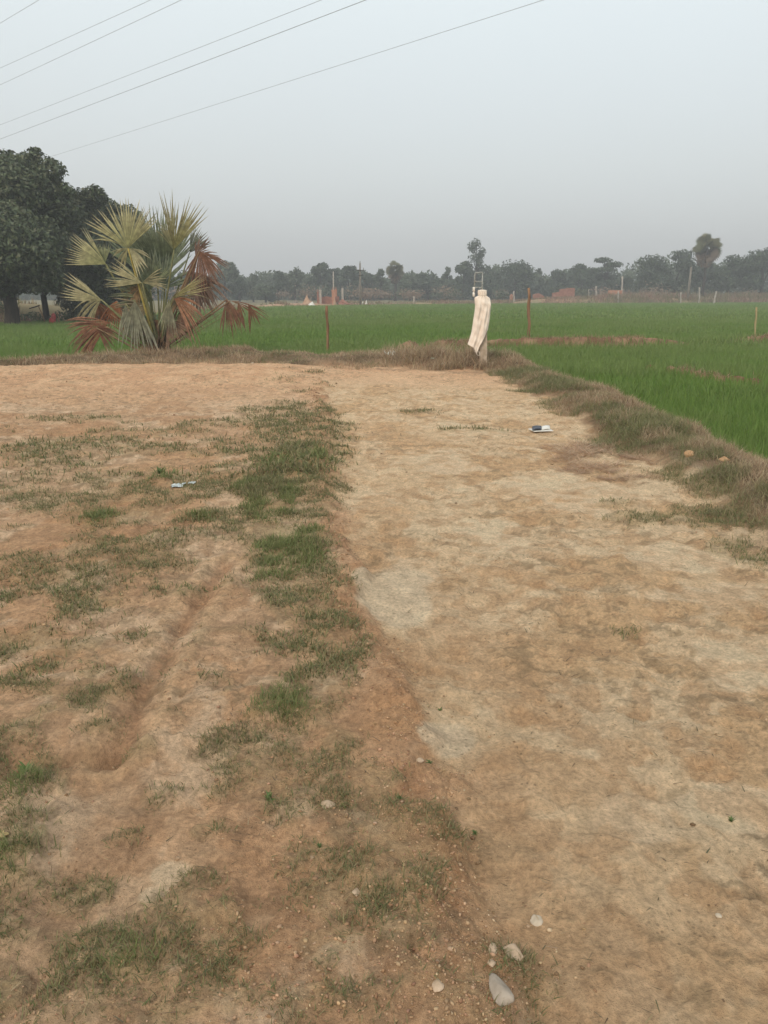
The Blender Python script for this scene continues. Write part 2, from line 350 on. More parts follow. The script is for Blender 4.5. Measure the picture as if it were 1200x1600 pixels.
# ------------------------------------------------------------------ the ground: one sheet to the horizon
def ground_colour(x, y, M):
    n1 = fbm(x, y, 1.6, 5, 61); n2 = fbm(x, y, .38, 5, 62, .6); n3 = fbm(x, y, .1, 3, 63); n4 = fbm(x, y, .6, 5, 64, .6)
    sand = mix((.46,.33,.215), (.42,.275,.165), ss(.4, .6, n1))
    sand = mix(sand, (.53,.41,.285), ss(.50, .60, n2)*.7)
    sand = mix(sand, (.36,.22,.125), ss(.46, .38, n4)*.55)
    sand = mix(sand, (.27,.175,.105), ss(.47, .36, n3)*.5)
    back = ss(9.5, 13, y+(n4-.5)*3)
    sand = mix(sand, mix((.53,.37,.235), (.46,.295,.18), ss(.42, .58, n2)), back*.9)
    path = mix((.50,.385,.25), (.455,.325,.195), ss(.44, .60, n4+(n1-.5)*.3))
    path = mix(path, (.55,.45,.31), ss(.50, .60, n2)*.6)
    path = mix(path, (.36,.235,.135), ss(.46, .36, n3)*.5)
    path = mix(path, (.42,.275,.155), M['orng']*.5*ss(.34, .56, n2))
    path = mix(path, mix((.53,.38,.25), (.46,.31,.19), n2), ss(11.5, 14, y)*.8)
    c = mix(sand, path, M['path'])
    c = mix(c, (.40,.25,.14), (M['orng']*(1-M['path'])*.6))
    c = mix(c, mix((.53,.43,.30), (.56,.455,.315), n2), M['pale']*(.35+.4*ss(.42, .55, n3))*ss(.36, .5, n4+.05))
    wz = ss(.9, .2, M['s'])*ss(-.1, .1, M['s'])*ss(4.6, 3.2, y)*(1-M['smooth'])
    c = mix(c, (.40,.27,.16), wz*.6*ss(.35, .55, n4+.08))
    c = mix(c, mix((.33,.195,.11), (.43,.27,.16), ss(.4, .6, n3)), np.clip(M['scarp'], 0, 1)*.75*ss(.36, .56, n4+.06))
    c = mix(c, mix((.50,.425,.31), (.54,.46,.33), n3), M['smooth']*.7)
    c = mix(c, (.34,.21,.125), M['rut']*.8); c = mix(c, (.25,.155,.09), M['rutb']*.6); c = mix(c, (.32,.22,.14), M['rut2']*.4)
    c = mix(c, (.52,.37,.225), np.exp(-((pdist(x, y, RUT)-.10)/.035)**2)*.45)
    c = mix(c, (.34,.20,.10), M['hole']*.28)
    # a film of small creeping plants and their litter between the tufts
    film = M['g']*(.55+.45*ss(.4, .6, n3))
    c = mix(c, mix((.235,.20,.11), (.17,.17,.07), M['lush']), np.clip(film*.42, 0, 1))
    c = mix(c, (.20,.155,.095), .5*ss(.57, .63, fbm(x, y*1.5, .10, 4, 69, .7))*ss(.44, .56, n4)*M['yard']*(1-M['pale']))
    # berm soil and dry litter
    c = mix(c, mix((.17,.12,.07), (.27,.18,.11), ss(.4, .62, n2)), ss(-.25, .2, M['D']+(n4-.5)*.9))
    c = mix(c, (.13,.15,.05), ss(.9, 1.15, M['D']))
    c = mix(c, mix((.22,.12,.07), (.36,.22,.135), ss(.4, .6, n2)), np.clip(M['b1']*1.3+M['b2']*1.3, 0, 1))
    far = ss(30, 60, y)
    rice = mix((.115,.175,.05), (.15,.205,.06), ss(.35, .65, fbm(x, y, 9, 3, 66)))
    c = mix(c, rice, far*M['rice'])
    e = ss(-.6, .6, M['E']+(n4-.5)*2)
    bank = mix((.46,.29,.19), (.36,.23,.14), ss(.4, .6, fbm(x, y, 4, 4, 67)))
    bank = mix(bank, (.20,.20,.10), ss(.5, .62, fbm(x, y, 3, 4, 68))*.6)
    bank = mix(bank, (.22,.19,.11), ss(9, 22, M['E']))
    c = mix(c, bank, e)
    k = 1-.0*x; w_ = (1+.30*M['yard'])[:, None]*np.array([1.05, .975, .925])
    return np.clip(c*np.where(M['yard'][:, None] > 0, w_, 1), 0, .72)

def build_ground():
    ys = [-6.0]
    while ys[-1] < 2600:
        y = ys[-1]
        if y < .6: st = .12 if y < .2 else .02
        elif y < 26: st = max(.0045, .0048*y)
        elif y < 300: st = .013*y
        else: st = .05*y
        ys.append(y+st)
    ys = np.array(ys)
    core = np.linspace(-1, 1, 861); out = 1+np.cumsum(np.geomspace(.01, 1.2, 34))
    us = np.concatenate([-out[::-1], core, out])
    w = 1.35+.60*np.clip(ys, 0, None)
    X = us[None, :]*w[:, None]; Y = np.repeat(ys[:, None], len(us), 1)
    x = X.ravel(); y = Y.ravel()
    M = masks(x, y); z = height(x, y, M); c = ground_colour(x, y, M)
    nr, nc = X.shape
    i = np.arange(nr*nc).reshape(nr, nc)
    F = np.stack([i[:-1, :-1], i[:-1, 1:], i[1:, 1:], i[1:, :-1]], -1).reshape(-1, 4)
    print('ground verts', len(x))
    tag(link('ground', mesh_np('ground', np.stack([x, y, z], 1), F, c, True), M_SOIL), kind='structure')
build_ground()

# ------------------------------------------------------------------ blades
def blades(pos, L, W, az, lean, curl, col, tipcol=None):
    "tapering blades of three spans; all arguments are arrays"
    n = len(pos); d = np.stack([np.cos(az), np.sin(az), np.zeros(n)], 1)
    sd = np.stack([-np.sin(az+rng.uniform(-.9, .9, n)), np.cos(az+rng.uniform(-.9, .9, n)), np.zeros(n)], 1)
    V = []; pts = []; p = pos.copy(); a = lean.copy()
    for k in range(3):
        pts.append(p.copy()); p = p+(d*np.sin(a)[:, None]+np.array([0, 0, 1.])*np.cos(a)[:, None])*(L/3)[:, None]; a = a+curl
    h = (W/2)[:, None]*sd
    V = np.stack([pts[0]-h, pts[0]+h, pts[1]-h*.9, pts[1]+h*.9, pts[2]-h*.6, pts[2]+h*.6, p], 1).reshape(-1, 3)
    o = (np.arange(n)*7)[:, None, None]
    F = (o+np.array([[0,1,3],[0,3,2],[2,3,5],[2,5,4],[4,5,6]])[None]).reshape(-1, 3)
    if tipcol is None: tipcol = col
    t = np.array([0, 0, .33, .33, .66, .66, 1])[None, :, None]
    C = (col[:, None, :]*(1-t)+tipcol[:, None, :]*t).reshape(-1, 3)
    return V, F, C
def scatter(x0, x1, y0, y1, n, fn, fan=False):
    x = rng.uniform(x0, x1, n); y = rng.uniform(y0, y1, n)
    k = rng.uniform(0, 1, n) < fn(x, y); return x[k], y[k]
def pick(n, cols, jit=.15):
    c = np.array(cols)[rng.integers(0, len(cols), n)]
    return c*rng.uniform(1-jit, 1+jit, (n, 1))*rng.uniform(.94, 1.06, (n, 3))
def join(parts):
    V = []; F = []; C = []; o = 0
    for v, f, c in parts: V.append(v); F.append(f+o); C.append(c); o += len(v)
    return np.concatenate(V), np.concatenate(F), np.concatenate(C)

def short_grass():
    parts = []
    for (y0, y1, n, nb, L, W, sp) in ((.7, 2.6, 26000, 9, .026, .0024, .018), (2.6, 6, 52000, 7, .034, .0045, .03), (6, 16, 60000, 5, .05, .010, .05)):
        y = y0+(y1-y0)*rng.uniform(0, 1, n); x = (rng.uniform(-1, 1, n))*(.9+.62*y)
        x = np.where(x > 3.2, rng.uniform(-1.5, 1, n), x)
        M = masks(x, y)
        n3 = fbm(x, y, .12, 3, 71)
        p = np.clip(M['g']*(.62+.38*ss(4, 2.5, y))*ss(.36, .58, n3)+M['lush']*.45*ss(.34, .55, n3), 0, 1)
        k = rng.uniform(0, 1, n) < p
        x, y = x[k], y[k]; lush = M['lush'][k]
        m = len(x)
        if not m: continue
        bx = np.repeat(x, nb)+rng.normal(0, sp, m*nb); by = np.repeat(y, nb)+rng.normal(0, sp, m*nb)
        lu = np.repeat(lush, nb); N = m*nb
        z = height(bx, by)
        pos = np.stack([bx, by, z-.003], 1)
        az = rng.uniform(0, 2*np.pi, N); lean = rng.uniform(.1, 1.15, N)
        LL = L*rng.uniform(.5, 1.4, N)*(1+.6*lu)
        tone = np.repeat(fbm(x, y, .5, 3, 72), nb)
        c = pick(N, [(.165,.17,.07),(.20,.195,.085),(.14,.15,.065),(.24,.21,.10),(.30,.24,.13)], .2)
        c = mix(c, pick(N, [(.15,.195,.06),(.18,.21,.07)]), np.clip(lu*.6*(tone > .42), 0, 1))
        parts.append(blades(pos, LL, W*rng.uniform(.7, 1.3, N), az, lean, rng.uniform(0, .5, N), c, c*1.1))
    V, F, C = join(parts); print('short grass tris', len(F))
    tag(link('short_grass', mesh_np('short_grass', V, F, C), M_GRASS), 'short olive green grass in broken patches on the dirt yard', 'grass', kind='stuff')
short_grass()

def dry_grass():
    parts = []
    # right hand berm, near to far, then the berm along the back of the yard
    for (x0, x1, y0, y1, n, L, W) in ((2.0, 4.8, 1.2, 7.5, 130000, .095, .0036), (2.0, 4.4, 7.5, 16.5, 110000, .11, .0055), (-11, 2.8, 15.2, 22.5, 150000, .19, .009)):
        x = rng.uniform(x0, x1, n); y = rng.uniform(y0, y1, n)
        D = dist_out(x, y); cl = fbm(x, y, .42, 3, 81)
        prof = ss(-.3, .25, D+(cl-.5)*1.3)*ss(1.35, .9, D)
        p = prof*(.3+.7*ss(.34, .56, cl)); rk = np.exp(-((x+1.2)/2.2)**2)*(y > 15); p = p*(1-.55*rk)
        k = rng.uniform(0, 1, n) < p+.08*prof
        x, y, cl, D = x[k], y[k], cl[k], D[k]; N = len(x)
        z = height(x, y)
        bush = ss(13.5, 15.5, y)*ss(-.3, .3, x)*ss(2.3, 1.9, x)         # taller tawny grass left of the post
        pb = G(245, 560); bush2 = np.exp(-(((x-pb[0])/.95)**2+((y-18.8)/1.3)**2))
        LL = L*rng.uniform(.45, 1.35, N)*(.6+.8*cl)*ss(-.5, .5, D+.25)*(1+1.0*bush+1.5*bush2)*(1-.35*np.exp(-((x+1.2)/2.2)**2)*(y > 15))*np.where((x < -1) & (y > 15), .75, 1)
        br = ss(.44, .62, .5*fbm(x, y, .8, 3, 83)+.5*fbm(x, y, .2, 3, 84)+.25*bush+.10*(y > 15)+.2*bush2+.16*ss(.45, .9, D))
        c = mix(pick(N, [(.18,.19,.08),(.21,.205,.09),(.15,.165,.065),(.26,.23,.12)], .2), pick(N, [(.36,.25,.155),(.43,.31,.20),(.29,.20,.12),(.50,.39,.26)], .2), np.clip(br+rng.uniform(-.25, .25, N), 0, 1))
        c = mix(c, pick(N, [(.30,.17,.10),(.26,.15,.09)]), np.clip(bush2*.8, 0, 1))
        az = rng.uniform(0, 2*np.pi, N)
        parts.append(blades(np.stack([x, y, z-.01], 1), LL, W*rng.uniform(.6, 1.3, N), az, rng.uniform(.1, 1.15, N), rng.uniform(.05, .6, N), c, c*1.15))
    q = P(247, 540, 19.2); n = 9000; x = q[0]+rng.normal(0, .42, n)+.1; y = 19.0+rng.normal(0, .35, n); k = abs(x-q[0]) < 1.2; x, y = x[k], y[k]; N = len(x)
    c = pick(N, [(.30,.17,.10),(.24,.14,.085),(.38,.25,.16),(.22,.19,.09)], .2)
    parts.append(blades(np.stack([x, y, height(x, y)-.01], 1), rng.uniform(.18, .62, N)*np.exp(-((x-q[0])/.9)**2), .012*rng.uniform(.6, 1.3, N), np.arctan2(y-19.1, x-q[0])+rng.normal(0, .8, N), rng.uniform(.1, .9, N), rng.uniform(.05, .5, N), c, c*1.15))
    V, F, C = join(parts); print('dry grass tris', len(F))
    tag(link('dry_grass', mesh_np('dry_grass', V, F, C), M_GRASS), 'tangled brown and olive grass along the earth berm round the yard', 'grass', kind='stuff')
    # stubble along bunds and far bank
    parts = []
    for B, n, w in ((BUND1, 9000, .35), (BUND2, 5000, .25)):
        a = np.array(B); s = rng.integers(0, len(a)-1, n); t = rng.uniform(0, 1, n)
        q = a[s]+(a[s+1]-a[s])*t[:, None]+rng.normal(0, w, (n, 2))
        D = dist_out(q[:, 0], q[:, 1]); q = q[D > .8]; N = len(q)
        cl = fbm(q[:, 0], q[:, 1], 1.2, 3, 85); q = q[(cl > .45)]; N = len(q)
        c = pick(N, [(.34,.22,.13),(.42,.30,.19),(.24,.20,.09),(.18,.20,.07)], .2)
        parts.append(blades(np.stack([q[:, 0], q[:, 1], height(q[:, 0], q[:, 1])-.01], 1), .12*rng.uniform(.5, 1.5, N), .012*rng.uniform(.6, 1.3, N), rng.uniform(0, 6.28, N), rng.uniform(.1, 1.2, N), rng.uniform(0, .5, N), c))
    n = 50000; ex = rng.uniform(-45, 90, n); ey = np.interp(ex, FEX, FEY)+rng.uniform(-1, 16, n)
    cl = fbm(ex, ey, 5, 4, 86); k = cl+.12*ss(20, 60, ex) > .52; ex, ey, cl = ex[k], ey[k], cl[k]; N = len(ex)
    c = mix(pick(N, [(.30,.19,.13),(.38,.26,.18),(.26,.17,.12)], .2), pick(N, [(.16,.18,.08)]), rng.uniform(0, 1, N)*(cl < .6))
    tall = ss(32, 44, ex)
    parts.append(blades(np.stack([ex, ey, height(ex, ey)-.05], 1), rng.uniform(.25, .7, N)*(1+1.2*tall), rng.uniform(.05, .14, N), rng.uniform(0, 6.28, N), rng.uniform(.05, .8, N), rng.uniform(0, .4, N), c))
    V, F, C = join(parts)
    tag(link('field_edge_grass', mesh_np('field_edge_grass', V, F, C), M_GRASS), 'dry straw coloured grass on the low bunds and the far field edge', 'grass', kind='stuff')
dry_grass()

def rice():
    parts = []
    for (y0, y1, n, L, W, nb) in ((3, 12, 30000, .26, .007, 4), (12, 24, 60000, .27, .012, 3), (24, 50, 80000, .28, .03, 3), (50, 140, 110000, .30, .085, 2)):
        y = np.sqrt(rng.uniform(y0**2, y1**2, n)); x = rng.uniform(-1, 1, n)*(1.5+.66*y)
        k = dist_out(x, y) > .9; x, y = x[k], y[k]
        M = masks(x, y); k = rng.uniform(0, 1, len(x)) < M['rice']; x, y = x[k], y[k]
        m = len(x); N = m*nb; sp = .05 if y0 < 24 else .12
        bx = np.repeat(x, nb)+rng.normal(0, sp, N); by = np.repeat(y, nb)+rng.normal(0, sp, N)
        t = fbm(bx, by, 7, 3, 91); t2 = fbm(bx, by, 1.2, 3, 92)
        c = mix(pick(N, [(.14,.225,.042),(.165,.245,.05),(.12,.21,.038)], .15), pick(N, [(.19,.25,.075),(.165,.23,.06)], .15), ss(.4, .6, t*.6+t2*.4)*.8+.2*ss(15, 50, by))
        LL = L*rng.uniform(.7, 1.2, N)*(.8+.4*t2)
        parts.append(blades(np.stack([bx, by, height(bx, by)-.01], 1), LL, W*rng.uniform(.7, 1.3, N), rng.uniform(0, 6.28, N), rng.uniform(.0, .5, N), rng.uniform(0, .35, N), c*.9, c*1.15))
    V, F, C = join(parts); print('rice tris', len(F))
    tag(link('rice_crop', mesh_np('rice_crop', V, F, C), M_GRASS), 'bright green young rice covering the flat fields', 'rice crop', kind='stuff')
rice()

# small clods and grit, twigs
ICO_V = None
def ico():
    t = (1+5**.5)/2
    v = np.array([(-1,t,0),(1,t,0),(-1,-t,0),(1,-t,0),(0,-1,t),(0,1,t),(0,-1,-t),(0,1,-t),(t,0,-1),(t,0,1),(-t,0,-1),(-t,0,1)])/math.hypot(1, t)
    f = np.array([(0,11,5),(0,5,1),(0,1,7),(0,7,10),(0,10,11),(1,5,9),(5,11,4),(11,10,2),(10,7,6),(7,1,8),(3,9,4),(3,4,2),(3,2,6),(3,6,8),(3,8,9),(4,9,5),(2,4,11),(6,2,10),(8,6,7),(9,8,1)])
    return v, f
def clods():
    n = 170000; y = 1.0+13*rng.uniform(0, 1, n)**1.9; x = rng.uniform(-1, 1, n)*(.9+.6*y); x = np.clip(x, -99, 3.0)
    M = masks(x, y); cl = fbm(x, y, .3, 3, 95)
    p = (M['scarp']*.9+.22*ss(.5, .7, cl)*(1-M['path'])+.045*M['path']*ss(.5, .7, cl)+.35*np.exp(-((M['s']+.35)/.3)**2)*ss(3, 1.5, y)+.3*M['rutb'])*(1-M['pale'])*M['yard']
    k = rng.uniform(0, 1, n) < p*.8; x, y = x[k], y[k]; N = len(x)
    v, f = ico(); sz = (.0016+.0032*rng.uniform(0, 1, N)**6)*(1+.22*y)
    s3 = sz[:, None]*rng.uniform(.6, 1.4, (N, 3))*np.array([1.1, 1, .6])
    V = v[None]*s3[:, None]*rng.uniform(.6, 1.3, (N, 12, 1))
    a = rng.uniform(0, 6.28, N); ca, sa = np.cos(a)[:, None], np.sin(a)[:, None]
    V = np.stack([V[..., 0]*ca-V[..., 1]*sa, V[..., 0]*sa+V[..., 1]*ca, V[..., 2]], -1)
    V += np.stack([x, y, height(x, y)+sz*.25], 1)[:, None]
    F = (f[None]+(np.arange(N)*12)[:, None, None]).reshape(-1, 3)
    M2 = masks(x, y)
    c = mix(pick(N, [(.42,.27,.16),(.37,.23,.135),(.46,.31,.19),(.32,.19,.11)], .12), pick(N, [(.48,.35,.22),(.42,.29,.175),(.34,.21,.12),(.22,.14,.08)], .15), M2['path'])
    print('clods', N)
    tag(link('soil_clods', mesh_np('soil_clods', V.reshape(-1, 3), F, np.repeat(c, 12, 0)), M_GRIT), 'small crumbs of reddish soil and grit scattered on the dirt', 'soil clods', kind='stuff')
    # dark twigs and straw bits lying about
    n = 26000; y = 1.1+13*rng.uniform(0, 1, n)**1.5; x = rng.uniform(-1, 1, n)*(.9+.6*y); k = x < 2.9; x, y = x[k], y[k]
    M = masks(x, y); cl = fbm(x, y, .5, 4, 97)
    k = rng.uniform(0, 1, len(x)) < .25*ss(.48, .62, cl)*M['yard']*(1-.7*M['pale']); x, y = x[k], y[k]; N = len(x)
    c = pick(N, [(.16,.115,.07),(.22,.16,.09),(.12,.11,.06),(.40,.30,.18)], .2)
    az = rng.uniform(0, 6.28, N)
    V, F, C = blades(np.stack([x, y, height(x, y)+.004], 1), (.015+.004*y)*rng.uniform(.5, 2, N), (.0015+.0006*y)*rng.uniform(.7, 1.3, N), az, rng.uniform(1.25, 1.55, N), rng.uniform(-.08, .1, N), c)
    tag(link('dead_grass_bits', mesh_np('dead_grass_bits', V, F, C), M_GRASS), 'dark bits of dead grass and twig strewn over the dirt', 'plant litter', kind='stuff')
    # red-brown straw heap beside the berm
    cx, cy, rx, ry = blob(925, 712, 88, 30)
    n = 5200; r = np.sqrt(rng.uniform(0, 1, n)); th = rng.uniform(0, 6.28, n)
    x = cx+rx*r*np.cos(th); y = cy+ry*r*np.sin(th)
    x = np.minimum(x, np.interp(y, TOEY, TOEX)+.1)
    c = pick(n, [(.46,.30,.19),(.54,.38,.25),(.38,.235,.15),(.60,.46,.32)], .2)
    k = fbm(x, y, .3, 3, 98)+.18*(1-r) > .5; x, y, r, c = x[k], y[k], r[k], c[k]; n = len(x)
    z = height(x, y)+rng.uniform(0, .045, n)*(1-r**2)
    V, F, C = blades(np.stack([x, y, z], 1), .11*rng.uniform(.5, 1.5, n), .0045*rng.uniform(.6, 1.4, n), rng.normal(0, .8, n)+rng.integers(0, 2, n)*3.14, rng.uniform(1.1, 1.6, n), rng.uniform(-.1, .15, n), c)
    tag(link('straw_heap', mesh_np('straw_heap', V, F, C), M_GRASS), 'flat heap of red-brown straw at the foot of the grassy berm', 'straw')
clods()

# ------------------------------------------------------------------ trees
def leaves_on(blobs_, n, size, cols, jit=.2, shell=.55, flat=.0, out=.6, ground=None):
    "leaf clumps through the volume of a set of ellipsoids (cx,cy,cz,rx,ry,rz)"
    B = np.array(blobs_, float); w = (B[:, 3]*B[:, 4]*B[:, 5])**.66; w = w/w.sum()
    bi = rng.choice(len(B), n, p=w); d = rng.normal(0, 1, (n, 3)); d /= np.linalg.norm(d, axis=1)[:, None]
    r = shell+(1-shell)*rng.uniform(0, 1, n)**.6
    r *= .86+.3*vnoise(d[:, 0]*3.1+bi*7, d[:, 2]*3.1+d[:, 1]*2.3, 5)
    p = B[bi, :3]+d*B[bi, 3:]*r[:, None]
    if ground is not None: p[:, 2] = np.maximum(p[:, 2], ground)
    nr = d*out+rng.normal(0, .55, (n, 3)); nr[:, 2] += .25; nr /= np.linalg.norm(nr, axis=1)[:, None]
    u = np.cross(nr, rng.normal(0, 1, (n, 3))); u /= np.linalg.norm(u, axis=1)[:, None]; v = np.cross(nr, u)
    s = size*rng.uniform(.6, 1.35, n)[:, None]
    V = np.stack([p-u*s, p-v*s*.45+nr*s*.1, p+u*s, p+v*s*.45+nr*s*.1], 1).reshape(-1, 3)
    F = (np.arange(n)*4)[:, None]+np.array([0, 1, 2, 3])[None]
    bt = rng.uniform(.8, 1.2, len(B))
    c = pick(n, cols, jit)*bt[bi][:, None]
    return V, F, np.repeat(c, 4, 0)
def limb_path(a, b, sag=.1, k=5):
    a = Vector(a); b = Vector(b); L = (b-a).length; out = []
    o = Vector((random.uniform(-1, 1), random.uniform(-1, 1), random.uniform(-.3, 1)))*L*sag
    for i in range(k+1):
        t = i/k; out.append(a.lerp(b, t)+o*math.sin(math.pi*t)*(1-.3*t)+Vector((0, 0, L*.10*math.sin(math.pi*t))))
    return out
def tree(name, base, blobs_, n, size, cols, label, cat='tree', group=None, trunk_r=.3, fork=.35, mat=None, leanx=0, shell=.5, tops=None, nlimb=6, leafname='crown'):
    root = empty(name, base, label, cat, group)
    top = max(b[2]+b[5] for b in blobs_); H = top-base[2]
    m = MB(); f = Vector((base[0]+leanx, base[1], base[2]+H*fork)); b0 = Vector(base)-Vector((0, 0, .25))
    m.tube([b0, b0.lerp(f, .12), b0.lerp(f, .5)+Vector((trunk_r*.2, 0, 0)), f], [trunk_r*1.45, trunk_r*1.05, trunk_r*.9, trunk_r*.8], 10)
    order = sorted(blobs_, key=lambda b: -b[3]*b[5])
    for b in order[:nlimb]:
        pth = limb_path(f-Vector((0, 0, trunk_r*.5)), (b[0], b[1], b[2]+b[5]*.2)); k = len(pth)
        m.tube(pth, [trunk_r*.55*(1-.82*i/(k-1)) for i in range(k)], 6)
    m.build('trunk', mat or M_BARK, root, True)
    V, F, C = leaves_on(blobs_, n, size, cols, shell=shell)
    link(leafname, mesh_np('crown', V, F, C), M_LEAF, root)
    return root
MANGO = [(.085,.105,.055),(.105,.13,.065),(.065,.085,.048),(.13,.14,.08)]
# --- the mango trees at the left, about 42 m off
def mango(px_base, Y, spec, label, n, r):
    b = P(px_base, 512, Y); g = gz(b[0], Y); base = (b[0], Y, g)
    sc = Y/(FPX*math.cos(PITCH)**2)*1.0
    bl = []
    for (px, py, rad, dy, fl) in spec:
        q = P(px, py, Y+dy); R = rad*Y/1155.0*1.03
        bl.append((q[0], q[1], q[2], R, R*1.05, R*fl))
    return tree('mango_tree', base, bl, n, .125, MANGO, label, 'tree', 'mango trees at the left edge', r, .22, shell=.35, nlimb=9)
mango(20, 42, [(-60,330,70,0,.8),(-10,300,58,1,.8),(25,290,46,-1,.85),(62,300,36,1,.9),(76,266,22,0,.8),(38,256,20,0,.7),(8,250,20,0,.7),(-15,260,30,1,.7),(88,330,30,0,.9),(10,360,56,-2,.75),(-70,390,70,0,.7),(-10,405,56,-1,.75),(45,390,46,-2,.85),(70,375,36,-1,.9),(30,430,38,0,.7),(-50,435,44,1,.6),(62,430,32,-1,.8),(0,450,30,0,.6),(100,300,16,0,.8),(55,240,10,0,.8)],
      'tall dark leafy tree with a thick trunk at the left edge', 60000, .40)
mango(74, 46, [(110,345,40,0,.8),(135,335,34,1,.8),(125,390,46,-1,.85),(95,420,38,-1,.8),(90,370,44,0,.9),(65,430,32,0,.7),(140,420,36,0,.8),(105,448,26,-1,.6),(128,312,18,0,.8),(150,305,16,0,.8)],
      'dark leafy tree with a thin forked trunk right of the thick one', 32000, .2)
mango(142, 48, [(165,345,36,0,.9),(195,350,32,1,.85),(150,385,42,0,.9),(190,400,44,0,.9),(160,440,44,-1,.85),(130,465,34,-1,.8),(200,450,34,0,.8),(165,480,34,-1,.6),(140,490,22,-2,.5),(215,375,22,1,.8),(215,420,26,0,.9)],
      'dark bushy tree directly behind the fan palm', 38000, .25)

# --- the far tree line
FARG = [(.055,.08,.042),(.075,.10,.052),(.05,.07,.042)]
PALEG = [(.09,.115,.07),(.11,.13,.08),(.075,.10,.06)]
OLIVE = [(.15,.15,.075),(.19,.175,.09),(.12,.125,.06)]
def far_tree(px, top, w, Y, kind, label, cols=None, seed=0):
    random.seed(seed*13+int(px)); b = P(px, 465, Y); g = gz(b[0], Y); base = (b[0], Y, g)
    s = Y/FPX*1.04; H = P(px, top, Y)[2]-g; R = w*.5*s; bl = []; cx = b[0]
    if kind == 'round':
        for k in range(11):
            a = random.uniform(0, 6.28); t = random.uniform(.25, .86); rr = R*.62*math.sqrt(max(.05, 1-(abs(t-.45)/.55)**2.2))
            q = R*random.uniform(.38, .52); bl.append((cx+math.cos(a)*rr, Y+math.sin(a)*rr, g+H*t, q, q, min(q*.85, H*.24)))
        bl.append((cx+random.uniform(-.15, .15)*R, Y, g+H-R*.3, R*.45, R*.45, R*.3))
        return tree('leafy_tree', base, bl, 3600, .34, cols or FARG, label, trunk_r=R*.07+.1, fork=.25, shell=.3, nlimb=4)
    if kind == 'airy':
        for k in range(16):
            a = random.uniform(0, 6.28); t = .3+.66*k/15; rr = R*(.75*math.sin(math.pi*min(1, (t-.15)/.95)**.8)+.05)*random.uniform(.5, 1.1)
            q = R*random.uniform(.24, .42); bl.append((cx+math.cos(a)*rr, Y+math.sin(a)*rr, g+H*t-q*.5, q, q, q*1.1))
        return tree('slender_tree', base, bl, 2000, .27, cols or PALEG, label, trunk_r=R*.06+.08, fork=.5, shell=.1, nlimb=14)
    if kind == 'layer':
        for k in range(20):
            t = (.40, .55, .72, .84, .95)[k % 5]; a = k*2.4; rr = R*(.8 if t < .75 else .55)*random.uniform(.3, 1)
            q = R*random.uniform(.35, .5); bl.append((cx+math.cos(a)*rr, Y+math.sin(a)*rr, g+H*t, q, q, q*(.6 if t < .6 else .34)))
        return tree('layered_tree', base, bl, 2200, .34, cols or FARG, label, trunk_r=.3, fork=.55, shell=.1, nlimb=12)
def fan_burst(root, cx, cy, cz, R, n, mat=M_LEAF, cols=None, name='crown', seg=15, dead=.25):
    Vs = []; Fs = []; Cs = []; o = 0
    for k in range(n):
        ph = k*2.4; el = math.asin(-0.9+1.88*(k+.5)/n)
        d = np.array([math.cos(ph)*math.cos(el), math.sin(ph)*math.cos(el), math.sin(el)])
        hub = np.array([cx, cy, cz])+d*R*(.5 if k % 3 else .18)*np.array([1, 1, 1.15])
        u = np.cross(d, np.array([random.gauss(0, 1), random.gauss(0, 1), random.gauss(0, .5)])); u /= np.linalg.norm(u)
        col = np.array(random.choice(cols))*(random.uniform(.8, 1.2)); 
        if el < -.45: col = np.array([.16, .115, .08])*random.uniform(.7, 1.2)
        for j in range(seg):
            a = -1.75+3.5*j/(seg-1); dr = d*math.cos(a)+u*math.sin(a); w = u*math.cos(a)-d*math.sin(a)
            L = R*.55*(.75+.25*math.cos(a)); hw = L*.07
            tip = hub+dr*L+np.array([0, 0, -L*.12])
            Vs += [hub, hub+dr*L*.6-w*hw*1.3, tip, hub+dr*L*.6+w*hw*1.3]; Fs.append([o, o+1, o+2, o+3]); Cs += [col]*4; o += 4
    link(name, mesh_np(name, np.array(Vs), np.array(Fs), np.array(Cs)), mat, root)
def palmyra(px, top, w, bot, Y, label, trunk=.28, cols=None, n=44):
    b = P(px, 465, Y); g = gz(b[0], Y); s = Y/FPX*1.04
    root = empty('palmyra_palm', (b[0], Y, g), label, 'palm tree')
    zt = P(px, top, Y)[2]; zb = P(px, bot, Y)[2]; R = w*.5*s*1.05; cz = zt-R*1.08
    m = MB(); m.tube([(b[0], Y, g-.2), (b[0]+.1, Y, g+.6), (b[0]+.15, Y, (g+cz)/2), (b[0], Y, cz)], [trunk*1.3, trunk, trunk*.85, trunk*.9], 10)
    m.build('trunk', M_BARK, root, True)
    fan_burst(root, b[0], Y, cz, R, n, cols=cols or OLIVE)
    # skirt of dead leaves under the crown
    bl = [(b[0]+random.uniform(-.3, .3)*R, Y+random.uniform(-.3, .3)*R, cz-R*(.55+.15*k), R*.42, R*.42, R*.3) for k in range(4)]
    V, F, C = leaves_on(bl, 260, .3, [(.17,.12,.085),(.13,.095,.07)]); link('dead_fronds', mesh_np('dead_fronds', V, F, C), M_LEAF, root)
